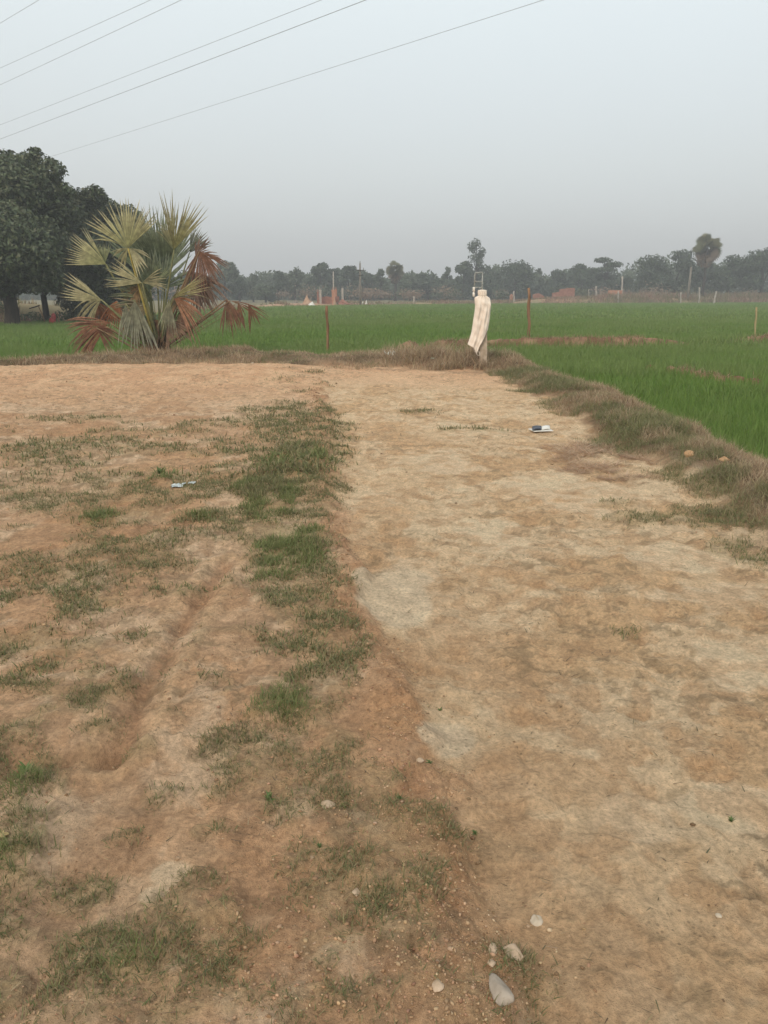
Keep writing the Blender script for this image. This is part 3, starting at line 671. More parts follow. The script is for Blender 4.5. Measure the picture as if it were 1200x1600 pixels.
FT = [
 (262,432,40,150,'round','hazy tree behind the fan palm, left of its brown fronds',None),
 (300,425,44,155,'round','hazy tree behind the brown dead fronds of the fan palm',None),
 (330,432,30,150,'round','low hazy tree between fan palm and tall grey tree right of it',None),
 (351,407,44,150,'round','tall grey-green tree just right of the fan palm',PALEG),
 (374,432,28,160,'round','low dark tree beside the tall grey-green one near the fan palm',None),
 (396,428,26,165,'airy','pointed tree above the hanging brown frond',PALEG),
 (415,446,30,150,'round','low bush-like tree left of the twin pointed trees',PALEG),
 (435,425,32,165,'airy','dark pointed tree, left one of two side by side',FARG),
 (461,419,32,165,'airy','pale feathery tree with a split top above the earth cone',PALEG),
 (482,435,26,170,'round','small dark tree between feathery tree and big two-lobed tree',None),
 (504,410,34,175,'round','big dark tree with a high left lobe behind the brick works',None),
 (522,420,34,178,'round','dark tree right beside the highest one behind the brick works',None),
 (546,415,34,175,'round','tall dark tree left of the old utility pole',None),
 (572,426,34,180,'round','flat-topped dark tree just right of the old utility pole',None),
 (595,420,20,170,'airy','small pale tree left of the round olive palm crown',PALEG),
 (640,433,34,175,'round','low tree right of the round olive palm crown',PALEG),
 (668,430,44,180,'round','low wide dark tree midway between the two far palms and post',None),
 (699,416,24,185,'airy','pale light-topped tree left of the dark dome tree',PALEG),
 (723,408,28,180,'round','small dark dome-shaped tree left of the tall airy tree',None),
 (743,373,36,182,'airy','tallest airy tree rising above the post with the cloth',FARG),
 (772,425,34,175,'round','low dark tree right of the cloth-hung post',None),
 (803,410,62,178,'round','large dense dark tree behind the wooden stake',None),
 (843,418,20,186,'airy','pale narrow tree right of the large dense tree',PALEG),
 (866,421,40,180,'round','medium tree behind the left faded brick wall',None),
 (905,412,50,178,'round','wide tree behind the right end of the faded brick wall',None),
 (943,403,50,176,'layer','tree with flat layered boughs above the orange brick wall',FARG),
 (972,430,26,172,'round','small tree right of the layered one',None),
 (1008,398,66,160,'round','big dark tree left of the far palmyra group',None),
 (1052,390,58,162,'round','big dark tree touching the palmyra from the left',None),
 (1095,404,50,168,'round','dark tree directly behind the palmyra trunk',None),
 (1136,398,54,160,'round','dark tree right of the palmyra',None),
 (1188,386,70,158,'round','highest dark tree at the right edge',None),
 (1250,392,70,160,'round','dark tree cut off by the right edge',None),
]
for i, (px, top, w, Y, kd, lb, cl) in enumerate(FT):
    t = far_tree(px, top, w, Y, kd, lb, cl, i)
palmyra(617, 405, 27, 430, 165, 'round olive-crowned palm standing above the far trees right of the utility pole', cols=[(.16,.15,.08),(.13,.13,.07)])
palmyra(1096, 361, 40, 408, 140, 'tall palmyra palm with a round tattered crown at the right', trunk=.26)
def woodland():
    n = 60000; x = rng.uniform(-95, 125, n); y = rng.uniform(182, 205, n)
    h = 4.9+7.5*np.clip(fbm(x, x*0, 7, 3, 101)-.30, 0, 1)+ss(50, 75, x)*2.0
    u = rng.uniform(0, 1, n); z = -.2+h*u*(.9+.2*vnoise(x/2.2, y/2, 9))
    y = y-6*(1-u)*0
    nr = rng.normal(0, .6, (n, 3)); nr[:, 1] -= .6; nr[:, 2] += .5; nr /= np.linalg.norm(nr, axis=1)[:, None]
    a = np.cross(nr, rng.normal(0, 1, (n, 3))); a /= np.linalg.norm(a, axis=1)[:, None]; b = np.cross(nr, a)
    s = rng.uniform(.3, .6, n)[:, None]; p = np.stack([x, y, z], 1)
    V = np.stack([p-a*s, p-b*s*.5, p+a*s, p+b*s*.5], 1).reshape(-1, 3); F = (np.arange(n)*4)[:, None]+np.array([0,1,2,3])[None]
    t = fbm(x, y, 6, 3, 103)[:, None]
    c = pick(n, FARG)*(1-t)+pick(n, PALEG)*t
    tag(link('woodland', mesh_np('woodland', V, F, np.repeat(c, 4, 0)), M_LEAF), 'dim mass of distant trees and bushes filling in the far tree line', 'woodland', kind='stuff')
    # scrub along the edge of the wood and by the brick walls
    n = 12000; k = rng.integers(0, 60, n); cx = rng.uniform(-60, 100, 60); cy = 145+rng.uniform(0, 18, 60); rr = rng.uniform(.8, 2.4, 60)
    d = rng.normal(0, .55, (n, 3)); p = np.stack([cx[k], cy[k], .7+rr[k]*.45], 1)+d*rr[k][:, None]*np.array([1.3, 1, .6]); p[:, 2] = np.maximum(p[:, 2], .3)
    nr = d+rng.normal(0, .5, (n, 3)); nr /= np.linalg.norm(nr, axis=1)[:, None]
    a = np.cross(nr, rng.normal(0, 1, (n, 3))); a /= np.linalg.norm(a, axis=1)[:, None]; b = np.cross(nr, a); s = rng.uniform(.12, .32, n)[:, None]
    V = np.stack([p-a*s, p-b*s*.5, p+a*s, p+b*s*.5], 1).reshape(-1, 3); F = (np.arange(n)*4)[:, None]+np.array([0,1,2,3])[None]
    base = np.array([(.12,.13,.07),(.22,.16,.11),(.08,.10,.06),(.26,.18,.13)])[rng.integers(0, 4, 60)]
    c = base[k]*rng.uniform(.8, 1.2, (n, 1))
    tag(link('scrub', mesh_np('scrub', V, F, np.repeat(c, 4, 0)), M_LEAF), 'low brown and green scrub at the foot of the far trees', 'scrub', kind='stuff')
woodland()

# ------------------------------------------------------------------ the fan palm
PY = 19.2
_pb = P(247, 540, PY); PX = _pb[0]; PG = gz(PX, PY)
palm = empty('fan_palm', (PX, PY, PG), 'young fan palm with yellow-green fans and brown dead ones on the berm', 'palm tree')
def fan_leaf(hub, ang, R, spread, tilt, col, tip, dy=0, droop=.1, cup=.2, nseg=26, fuse=.62, petcol='dull', root_h=.35, hang=0, label=None, ragged=.05, sag=0, petr=.022):
    h = Vector(P(hub[0], hub[1], PY+dy)); Rm = R*PY/FPX*1.04
    a = math.radians(ang)
    A = Vector((math.cos(a), 0, math.sin(a)))
    Bv = Vector((-math.sin(a), 0, math.cos(a))); N = A.cross(Bv)
    rot = Matrix.Rotation(math.radians(tilt), 3, Bv) @ Matrix.Identity(3)
    A = rot @ A; N = rot @ N
    V = []; F = []; C = []
    col = np.array(col); tip = np.array(tip)
    st = [0.0, .2, .4, fuse, .72, .86, 1.0]
    dth = math.radians(spread)/nseg
    for i in range(nseg):
        th = -math.radians(spread)/2+dth*(i+.5); L = Rm*(.80+.20*math.cos(th*.9))*random.uniform(1-ragged*2, 1+ragged)
        tw = random.uniform(-1, 1)*.07; dp = droop*random.uniform(.6, 1.5)+(random.uniform(.1, .35) if random.random() < .16 else 0); drs = random.uniform(.88, 1.12); bc = random.uniform(.82, 1.14)
        o = len(V)
        if random.random() < .10: L *= random.uniform(.72, .9)
        for k, r in enumerate(st):
            if k <= 3: ww = dth*.5*r*L
            else: ww = dth*.5*fuse*L*(1-((r-fuse)/(1-fuse))**1.3)*.8
            tt = th+tw*max(0, r-fuse)
            cen = h+(A*math.cos(tt)+Bv*math.sin(tt))*(r*L)+N*(cup*math.sin(th)**2*r*L)
            side = (Bv*math.cos(tt)-A*math.sin(tt))
            zd = -dp*Rm*(r**2.2)
            if hang: cen = h.lerp(cen, 1-hang*r*.62); zd -= hang*Rm*r*.85
            cen = cen+Vector((0, 0, zd)); rid = N*(ww*.55)
            V += [cen-side*ww-rid, cen+rid, cen+side*ww-rid]
            cc = (col*(1-r**1.6)+tip*r**1.6)*bc*drs; C += [cc*.92, cc, cc*.92]
            if k:
                p = o+(k-1)*3; q = o+k*3; F += [(p, p+1, q+1, q), (p+1, p+2, q+2, q+1)]
    o = link('frond', mesh_np('frond', np.array([tuple(v) for v in V]), np.array(F), np.array(C)), M_FROND, palm)
    if label: o['label'] = label
    # stalk back to the crown of the short trunk
    b = Vector((PX+random.uniform(-.08, .08), PY+random.uniform(-.1, .1), PG+root_h))
    m = MB(); k = 9; pts = []
    for i in range(k+1):
        t = i/k; pts.append(b.lerp(h, t)+Vector((0, 0, (sag)*math.sin(math.pi*t))))
    m.tube(pts, [petr*1.5*(1-.55*i/k) for i in range(k+1)], 7)
    m.build('petiole', M_PETIOLE_DULL if petcol == 'dull' else petcol, o, True)
    return o
YG = (.30,.29,.12); YT = (.46,.40,.24); GR = (.18,.22,.13); GT = (.30,.32,.22); BR = (.23,.115,.07); BT = (.34,.20,.13); GY = (.30,.30,.21)
def palm_build():
    random.seed(3)
    fan_leaf((246,440), 88, 112, 95, 12, GR, GT, dy=.35, droop=.02, nseg=32, root_h=.5)
    fan_leaf((258,430), 100, 96, 70, -10, (.15,.19,.10), GT, dy=.55, droop=.03, nseg=24, root_h=.5)
    fan_leaf((226,425), 112, 84, 80, 20, (.13,.17,.09), (.22,.25,.14), dy=.6, droop=.04, nseg=24, root_h=.45)
    fan_leaf((200,388), 98, 72, 118, 14, YG, YT, dy=-.35, droop=.03, nseg=30, root_h=.5, petcol=M_PETIOLE, petr=.026)
    fan_leaf((200,388), 205, 40, 60, 40, (.36,.33,.17), YT, dy=-.34, droop=.18, nseg=10)
    fan_leaf((202,388), -35, 46, 55, -35, (.34,.31,.16), YT, dy=-.33, droop=.15, nseg=9)
    fan_leaf((166,413), 150, 68, 62, 15, (.28,.28,.12), YT, dy=0, droop=.0, nseg=18, root_h=.4)
    fan_leaf((164,412), 95, 34, 50, 15, (.22,.24,.11), (.3,.3,.17), dy=.1, droop=.05, nseg=10)
    fan_leaf((160,470), 160, 76, 40, 20, (.33,.30,.15), (.48,.41,.25), dy=-.2, droop=.0, nseg=11, root_h=.3)
    fan_leaf((158,468), 200, 52, 60, 20, (.30,.27,.14), (.44,.38,.24), dy=-.18, droop=.45, nseg=12)
    fan_leaf((272,390), 68, 84, 56, -18, YG, YT, dy=.1, droop=.03, nseg=22, root_h=.5)
    fan_leaf((272,392), 100, 46, 40, -18, (.24,.25,.12), YT, dy=.12, droop=.03, nseg=10)
    fan_leaf((222,442), 163, 66, 46, 22, (.36,.33,.17), YT, dy=-.45, droop=.0, nseg=15, root_h=.45)
    fan_leaf((222,442), 15, 44, 50, -20, (.33,.30,.16), YT, dy=-.4, droop=.12, nseg=13, root_h=.45)
    fan_leaf((224,445), 215, 46, 60, 20, (.30,.20,.10), (.34,.22,.13), dy=-.2, droop=.3, nseg=13)
    fan_leaf((270,465), 24, 68, 26, -15, (.34,.31,.13), (.42,.36,.20), dy=-.3, droop=.02, nseg=12, root_h=.4)
    fan_leaf((272,466), -25, 54, 70, -20, (.38,.17,.08), (.30,.16,.10), dy=-.15, droop=.35, nseg=16, petcol=M_PETIOLE_DRY, label='orange-brown dying frond')
    fan_leaf((296,395), 50, 44, 60, -10, (.22,.24,.18), (.34,.34,.27), dy=.5, droop=.1, nseg=14)
    fan_leaf((312,392), -75, 52, 120, 10, BR, (.30,.17,.12), dy=.1, droop=.1, nseg=24, petcol=M_PETIOLE_DRY, ragged=.1, label='dead brown frond')
    fan_leaf((305,400), 40, 36, 100, 10, (.27,.15,.10), (.30,.20,.15), dy=.25, droop=.2, nseg=16, petcol=M_PETIOLE_DRY, ragged=.12, label='dead brown frond')
    fan_leaf((300,425), -50, 56, 100, 5, (.20,.12,.085), (.30,.22,.17), dy=.3, droop=.3, nseg=18, petcol=M_PETIOLE_DRY, ragged=.15, label='dead brown frond')
    fan_leaf((354,468), -72, 38, 90, 10, BR, (.26,.13,.08), dy=0, droop=.3, nseg=14, petcol=M_PETIOLE_DRY, ragged=.15, hang=.25, root_h=.3, label='brown dead frond hanging at the end of a long stalk')
    fan_leaf((360,470), -12, 56, 22, 10, (.28,.13,.07), (.20,.10,.06), dy=0, droop=.28, nseg=6, petcol=M_PETIOLE_DRY, ragged=.15, root_h=.3, label='brown dead frond')
    fan_leaf((372,472), -78, 36, 50, 10, (.28,.13,.07), (.20,.10,.06), dy=.02, droop=.2, nseg=5, petcol=M_PETIOLE_DRY, ragged=.3, root_h=.3, petr=.006, label='brown dead frond')
    fan_leaf((388,474), -75, 30, 40, 10, (.24,.11,.06), (.18,.09,.05), dy=.04, droop=.2, nseg=4, petcol=M_PETIOLE_DRY, ragged=.3, root_h=.3, petr=.006, label='brown dead frond')
    fan_leaf((210,470), -92, 66, 75, 8, (.27,.27,.18), (.42,.40,.30), dy=-.5, droop=.1, nseg=16, root_h=.4, hang=.1, ragged=.15, label='pale grey-green frond hanging down')
    fan_leaf((196,474), -100, 52, 40, 8, (.27,.27,.18), (.42,.40,.30), dy=-.4, droop=.1, nseg=8, root_h=.4, hang=.1, ragged=.15)
    fan_leaf((264,468), -100, 46, 44, 8, (.30,.29,.18), (.42,.40,.28), dy=-.4, droop=.1, nseg=12, root_h=.4)
    fan_leaf((182,470), -110, 40, 90, 10, (.34,.14,.065), (.28,.13,.07), dy=0, droop=.2, nseg=14, petcol=M_PETIOLE_DRY, root_h=.3, label='red-brown dead frond drooping on the left')
    fan_leaf((150,472), -60, 32, 90, 10, (.30,.12,.06), (.24,.12,.07), dy=.1, droop=.2, nseg=12, petcol=M_PETIOLE_DRY, root_h=.3)
    for (hx, hy, an, R_, sp, c1, c2, dy_) in ((236,455,120,70,90,GR,GT,.2),(254,452,60,72,90,GR,GT,.25),(240,470,150,60,80,(.17,.19,.09),(.3,.3,.17),.05),(262,478,20,50,80,(.22,.2,.1),(.34,.28,.17),.1),(232,478,200,52,80,(.24,.19,.10),(.36,.28,.18),-.1),
        (248,500,-140,46,90,(.22,.12,.07),(.30,.19,.12),-.1),(262,500,-50,44,90,(.22,.12,.07),(.30,.19,.12),-.1),(300,440,-30,44,110,(.23,.12,.08),(.32,.22,.16),.35),(318,430,-100,48,80,(.26,.15,.10),(.34,.24,.18),.4),(286,480,-80,48,70,(.26,.12,.07),(.32,.2,.13),.2),(225,505,-120,40,80,(.20,.13,.08),(.30,.21,.14),.1)):
        fan_leaf((hx,hy), an, R_, sp, random.uniform(-20, 20), c1, c2, dy=dy_, droop=.15, nseg=18, root_h=.4, ragged=.1, petr=.014)
    fan_leaf((172,504), 184, 84, 40, 20, (.30,.125,.065), (.36,.20,.13), dy=-.25, droop=.32, nseg=14, petcol=M_PETIOLE_DRY, root_h=.15, cup=.4)
    fan_leaf((166,510), 192, 74, 70, 22, (.28,.115,.06), (.34,.19,.12), dy=-.2, droop=.35, nseg=18, petcol=M_PETIOLE_DRY, root_h=.15, cup=.5, label='red-brown dead frond lying near the ground')
    fan_leaf((150,512), -30, 34, 80, 25, (.24,.10,.055), (.30,.17,.11), dy=-.25, droop=.3, nseg=12, petcol=M_PETIOLE_DRY, root_h=.15, cup=.5)
    fan_leaf((235,452), 60, 50, 50, 10, (.20,.23,.11), (.3,.32,.18), dy=.1, droop=.05, nseg=14)
    m = MB(); 
    m.tube([(PX-.02, PY, PG-.15), (PX, PY, PG+.15), (PX+.01, PY, PG+.4), (PX, PY, PG+.62)], [.22, .24, .19, .10], 14)
    for k in range(90):    # old leaf bases crossing round the stem
        a = k*2.4; z = PG+.02+.6*k/90; r = .24-.12*(k/90)
        p0 = Vector((PX+math.cos(a)*r, PY+math.sin(a)*r, z)); p1 = p0+Vector((math.cos(a+.3)*.13, math.sin(a+.3)*.13, .2+random.uniform(0, .1)))
        m.tube([p0, p0.lerp(p1, .5), p1], [.035, .026, .010], 5)
    m.build('trunk', M_FIBRE, palm, True)
palm_build()

# ------------------------------------------------------------------ the post, its bracket and the cloth
def post_and_cloth():
    Y = 15.6; b = P(756, 578, Y); bx = b[0]; g = gz(bx, Y); s = Y/FPX*1.04
    root = empty('concrete_post', (bx, Y, g), 'square weathered concrete post at the corner of the berm, with the cloth over it', 'post', 'fence posts')
    zt = P(753, 455, Y)[2]; cx = P(753, 500, Y)[0]
    m = MB(); V = []; hw = .078; n = 14
    for i in range(n+1):
        t = i/n; z = g-.35+(zt-g+.35)*t; x = bx+(cx-bx)*t; q = hw*(1-.08*t)
        for dx, dy in ((-1,-1),(1,-1),(1,1),(-1,1)): V.append((x+dx*q+random.uniform(-.003, .003), Y+dy*q*.8+random.uniform(-.003, .003), z))
    F = [(i*4+k, i*4+(k+1) % 4, i*4+4+(k+1) % 4, i*4+4+k) for i in range(n) for k in range(4)]+[(n*4, n*4+1, n*4+2, n*4+3)]
    m.add(V, F).build('shaft', M_CONC, root, bevel=.012)
    m = MB(); xl = P(741.5, 440, Y)[0]; xr = P(753.5, 440, Y)[0]; zz = lambda py: P(750, py, Y)[2]; r = .013
    m.tube([(xr, Y-.02, zt-.12), (xr, Y-.02, zz(426))], r, 6); m.tube([(xl, Y-.02, zz(458)), (xl, Y-.02, zz(430)), (xl+.01, Y-.02, zz(426.5)), (xr, Y-.02, zz(425.5))], r, 6)
    m.tube([(xl, Y-.02, zz(440)), (xr, Y-.02, zz(440))], r*.9, 6); m.tube([(xl, Y-.02, zz(449)), (xr, Y-.02, zz(449.5))], r*.9, 6)
    m.build('wire_bracket', M_METAL, root, True)
    m = MB(); xi = xl-.012
    m.tube([(xi, Y-.025, zz(z)) for z in (448.5, 449, 455, 455.6, 457, 457.6, 463, 463.6)], [.016, .026, .026, .013, .013, .025, .022, .012], 10)
    m.build('insulator', M_PORC, root, True)
    # cloth
    prof = [(453.6,747,760),(456,746.6,760.4),(459.5,746.8,760.2),(462,748.2,759.3),(463.5,745,761.5),(465.5,741.5,764.6),(469,741.6,765.8),(477,742.6,766.8),(486,742,765.6),(495,740.4,764.6),(504,739.2,763.4),(513,738,762),(522,736.0,760.5),(531,733.2,758.4),(538,730.8,756),(546,730,754),(554,731,753)]
    py_ = [p[0] for p in prof]; nth = 120; nz = 70; V = []
    for j in range(nz+1):
        t = j/nz
        for i in range(nth):
            th = 2*math.pi*i/nth; c = math.cos(th)
            front = math.sin(th) < 0
            # hem: lower at the left, a tail right of centre, cut up to the right
            hem = np.interp(c, [-1, -.75, -.35, -.1, .12, .3, .55, .8, 1], [538, 540, 542.5, 546, 553, 547, 533, 521, 512])
            py = 453.6+(hem-453.6)*t
            xl_ = np.interp(py, py_, [p[1] for p in prof]); xr_ = np.interp(py, py_, [p[2] for p in prof])
            pc = (xl_+xr_)/2; hw_ = (xr_-xl_)/2
            f = ss(462, 476, np.array(py)).item()
            fold = f*(.05*math.sin(3*th+1.9+py*.015)+.09*(.6-abs(math.sin(3.5*th+.8-py*.018)))+.05*(.6-abs(math.sin(6.5*th+py*.035)))+.02*math.sin(py*.22+5*th)+.015*math.sin(py*.5-3*th))
            fold += .05*(1-f)*math.sin(13*th)*(1 if py > 457 else .4)
            x = P(pc+hw_*c*(1+fold*.25), py, Y)[0]
            depth = (.085+.055*f)*(1+fold*2.2)
            y = Y-.01+math.copysign(abs(math.sin(th))**.8, math.sin(th))*depth
            V.append((x, y, P(pc, py, Y)[2]))
    F = [(j*nth+i, j*nth+(i+1) % nth, (j+1)*nth+(i+1) % nth, (j+1)*nth+i) for j in range(nz) for i in range(nth)]
    topi = len(V); V.append((P(753.5, 453, Y)[0], Y-.01, P(753, 453, Y)[2]+.004)); F += [(topi, (i+1) % nth, i) for i in range(nth)]
    cl = MB().add(V, F).build('hanging_cloth', M_CLOTH, None, True)
    so = cl.modifiers.new('thick', 'SOLIDIFY'); so.thickness = .004
    tag(cl, 'cream cotton bag pulled over the post top, hanging down in folds', 'cloth')
    m = MB(); m.tube([P(x, y, Y-.16) for x, y in ((744,542),(743.6,548),(744.2,553),(747,555.5),(749.5,555),(749.5,552),(748,549))], .006, 6)
    m.build('drawstring', M_CORD, cl, True)
    m = MB(); zc = P(753, 461.6, Y)[2]
    m.tube([(P(753.7, 461.6, Y)[0]+.088*math.cos(a), Y-.01+.096*math.sin(a), zc+.004*math.sin(a*3)) for a in [2*math.pi*k/28 for k in range(29)]], .005, 5)
    m.build('neck_tie', M_CORD, cl, True)
post_and_cloth()

def stake(px, pt, pb, Y, w, mat, label, lean=0, name='wooden_stake', knots=6, group='fence posts'):
    b = P(px, pb, Y); g = gz(b[0], Y); t = P(px+lean, pt, Y)
    m = MB(); pts = []; rad = []
    for k in range(knots+2):
        q = k/(knots+1); pts.append((b[0]+(t[0]-b[0])*q+random.uniform(-.2, .2)*w, Y+random.uniform(-.2, .2)*w, g-.15+(t[2]-g+.15)*q)); rad.append(w*.5*random.uniform(.8, 1.15))
    m.tube(pts, rad, 8)
    o = m.build(name, mat, None, True)
    return tag(o, label, 'stake' if 'stake' in name else 'post', group)
random.seed(11)
stake(827.5, 450, 527, 26.5, .105, M_WOOD, 'knotty brown wooden stake on the bund right of the cloth-hung post', -.5)
stake(512, 478, 536, 23.0, .085, M_WOOD, 'thin red-brown stake in the rice, left of the tawny grass', -1.5)
stake(1180, 480, 522, 31, .075, M_DRYWOOD, 'thin straw-coloured stick at the right edge of the rice', 2.5)
# posts along the far bank
for (px, pt, w, mat, lean, lb, Y) in [(647,463,.22,M_PCONC,0,'short pale post by the far edge, right of the far olive palm',120),(803,455,.16,M_PCONC,0,'thin pale post between cloth-hung post and wooden stake',130),
    (931,447,.26,M_PCONC,1,'pale post between the two brick walls',138),(920,452,.12,M_PCONC,0,'thin pale post at the right end of the faded brick wall',140),
    (966,455,.18,M_PCONC,0,'short pale post in front of the orange brick wall',132),(972,432,.26,M_PCONC,0,'tall pale post just right of the orange brick wall',142),
    (1064,457,.2,M_PCONC,0,'short pale post left of the thick bare pole',130),(1093,449,.2,M_PCONC,0,'pale post in front of the palmyra trunk',130),
    (1115,455,.24,M_PCONC,4.5,'pale post leaning to the right beside the palmyra',132),(1117,460,.1,M_PCONC,1,'thin stick beside the leaning post',134)]:
    stake(px, pt, 470, Y, w*1.2, mat, lb, lean, 'fence_post')
def pole(px, pt, Y, w, mat, label, cross=False, name='utility_pole'):
    b = P(px, 468, Y); g = gz(b[0], Y); z = P(px, pt, Y)[2]; root = empty(name, (b[0], Y, g), label, 'pole')
    m = MB(); m.tube([(b[0], Y, g-.3), (b[0], Y, (g+z)/2), (b[0], Y, z)], [w*.55, w*.48, w*.36], 8); m.build('shaft', mat, root, True)
    if cross:
        MB().box((b[0], Y-.12, z-1.0), (.55, .05, .06)).build('crossarm', M_BARK, root); MB().box((b[0], Y-.12, z-1.7), (.3, .05, .05)).build('crossarm', M_BARK, root)
        for dx in (-.5, 0, .5):
            m = MB(); zz = z-.94 if dx else z; m.tube([(b[0]+dx, Y-.12 if dx else Y, zz), (b[0]+dx, Y-.12 if dx else Y, zz+.3)], [.07, .05], 6); m.build('insulator', M_METAL, root, True)
    return root
pole(563, 411, 112, .3, M_PALEBARK, 'old utility pole with a short crossarm right of the brick works', True)
pole(521.5, 424, 110, .2, M_PCONC, 'tall thin white pole rising from the brick works', name='white_pole')
pole(1074.5, 417, 138, .42, M_PALEBARK, 'thick bare pole left of the palmyra trunk', name='bare_pole')

# brick works and walls far off
def wall(px0, px1, pt, Y, mat, label, steps=None, name='brick_wall', bot=470):
    a = P(px0, bot, Y); b = P(px1, bot, Y); g = gz((a[0]+b[0])/2, Y)
    cols_ = steps or [(0, 0), (1, 0)]; V = []; th = .25; n = len(cols_)
    for u, d in cols_:
        x = a[0]+(b[0]-a[0])*u; z = P(px0, pt+d, Y)[2]
        V += [(x, Y-th/2, g-.3), (x, Y-th/2, z), (x, Y+th/2, z), (x, Y+th/2, g-.3)]
    F = [(i*4+k, (i+1)*4+k, (i+1)*4+(k+1) % 4, i*4+(k+1) % 4) for i in range(n-1) for k in range(4)]+[(0,1,2,3), ((n-1)*4+3, (n-1)*4+2, (n-1)*4+1, (n-1)*4)]
    return tag(MB().add(V, F).build(name, mat), label, 'wall')
wall(862, 897, 450, 142, M_BRICK, 'faded red brick wall among the bushes left of the pale post', [(0,8),(.3,6),(.31,2),(.6,1),(.62,0),(1,0)])
wall(832, 850, 458, 144, M_BRICK, 'low broken brick wall just right of the wooden stake', [(0,2),(.5,0),(1,5)])
wall(944, 971, 453.5, 140, M_BRICKO, 'bright orange brick wall under the layered tree', [(0,8),(.18,5),(.2,0),(1,0)])
wall(497, 530, 463, 111, M_BRICK, 'low dark red brick wall of the unfinished works', [(0,2),(.4,0),(.6,1),(1,0)], bot=474)
wall(796, 801, 459, 150, M_BRICKO, 'tiny brick wall end behind the cloth-hung post', [(0,2),(.5,0),(1,2)])
def pillar(px, pt, Y, w, mat, label):
    b = P(px, 474, Y); g = gz(b[0], Y); z = P(px, pt, Y)[2]
    m = MB(); m.box((b[0], Y, (g+z)/2-.1), (w, w, (z-g)/2+.1), jit=.02); m.box((b[0], Y, z-.12), (w*1.12, w*1.12, .09), jit=.02)
    m.tube([(b[0]-w*.5, Y, z), (b[0]-w*.5, Y, z+.35)], .03, 5); m.tube([(b[0]+w*.5, Y, z), (b[0]+w*.5, Y, z+.3)], .03, 5)
    return tag(m.build('brick_pillar', mat), label, 'pillar', 'pillars of the brick works')
pillar(501, 452.5, 110, .14, M_PCONC, 'pale pillar at the left end of the red brick wall')
pillar(521, 453, 109, .22, M_BRICKO, 'orange brick pillar at the foot of the thin white pole')
pillar(525, 452, 112, .16, M_BRICKO, 'second orange pillar just right of the white pole')
pillar(535.5, 450.5, 111, .15, M_PCONC, 'pale pillar above the red sloping heap')
pillar(497, 456, 112, .12, M_BRICK, 'dark red pillar at the far left of the brick works')
def heap(px, pt, w, Y, mat, label, sharp=1.0, name='earth_heap', skew=0):
    b = P(px, 474, Y); g = gz(b[0], Y)-.1; z = P(px, pt, Y)[2]; R = w*Y/FPX/2; V = []; n = 22; k = 8
    for j in range(k):
        t = j/k
        for i in range(n):
            a = 6.283*i/n; r = R*(1-t)**sharp*(1+.18*math.sin(a*3+j)+random.uniform(-.07, .07)); V.append((b[0]+math.cos(a)*r+skew*R*t, Y+math.sin(a)*r, g+(z-g)*t))
    V.append((b[0]+skew*R, Y, z)); F = [(j*n+i, j*n+(i+1) % n, (j+1)*n+(i+1) % n, (j+1)*n+i) for j in range(k-1) for i in range(n)]+[((k-1)*n+i, (k-1)*n+(i+1) % n, k*n) for i in range(n)]
    return tag(MB().add(V, F).build(name, mat), label, 'heap')
heap(480, 457, 20, 108, M_HEAP, 'pointed orange earth cone left of the brick works', 1.9)
heap(486, 471, 13, 106, M_PAPER, 'low white heap against the orange earth cone', 1, 'sand_heap', .3)
heap(540, 467, 26, 109, M_BRICK, 'sloping heap of red bricks right of the pillars', .9, 'brick_heap', -.4)
heap(462, 468, 16, 112, M_PALEBARK, 'low grey-brown heap left of the earth cone', .8, 'rubble_heap')
heap(523, 464, 8, 107, M_HEAP, 'small tan cone in front of the white pole', 1.3)
for px, py, lb in ((572.5, 468.5, 'larger white bundle right of the utility pole'), (567, 470.5, 'small white bundle close to the utility pole')):
    b = P(px, py+3, 112); heap(px, py, 4.5, 112, M_PAPER, lb, .6, 'white_bundle')['category'] = 'bundle'

# red bundle and leaning sticks under the mango trees
def under_mango():
    Y = 43; b = P(82, 503, Y); g = gz(b[0], Y); v, f = ico(); r = .24
    V = [(b[0]+p[0]*r*1.0, Y+p[1]*r, g+.30+p[2]*r*1.2+.03*math.sin(9*p[0])) for p in v]
    m = MB().add(V, f.tolist()); m.add([(x*.0+b[0]+(x-b[0])*.6+.1, y, z+.22) for x, y, z in V], f.tolist())
    o = m.build('cloth_bundle', M_RED, None, True); o.modifiers.new('s', 'SUBSURF').render_levels = 2
    tag(o, 'red cloth bundle on the grass beside the thin forked trunk', 'bundle')
    random.seed(5)
    for (x0, y0, x1, y1, lb) in ((60, 478, 70, 503, 'pale stick leaning between the two mango trunks'), (89, 488, 93, 510, 'pale stick leaning right of the red bundle'), (46, 482, 62, 477, 'dark bare branch jutting from the thick trunk')):
        a = P(x0, y0, Y-.3); c = P(x1, y1, Y-.3); m = MB(); m.tube([a, ((a[0]+c[0])/2+.03, Y-.3, (a[2]+c[2])/2), (c[0], Y-.3, max(c[2], gz(c[0], Y-.3)-.03))], [.03, .035, .03], 6)
        tag(m.build('leaning_stick' if 'stick' in lb else 'bare_branch', M_PETIOLE_DRY if 'pale' in lb else M_BARK, None, True), lb, 'stick')
under_mango()
# undergrowth at foot of mango trees
V, F, C = leaves_on([(P(x, 500, 46)[0], 46+dy, gz(P(x, 500, 46)[0], 46)+.25, .9, .8, h) for x, dy, h in ((100,0,.5),(120,.5,.7),(140,0,.8),(165,1,.9),(190,1,.8),(52,0,.45),(-10,1,.5),(-60,0,.6),(215,1,.7))], 9000, .07, [(.05,.09,.03),(.07,.11,.04),(.10,.12,.05)])
tag(link('undergrowth', mesh_np('undergrowth', V, F, C), M_LEAF), 'dark weeds growing under the mango trees', 'undergrowth', kind='stuff')

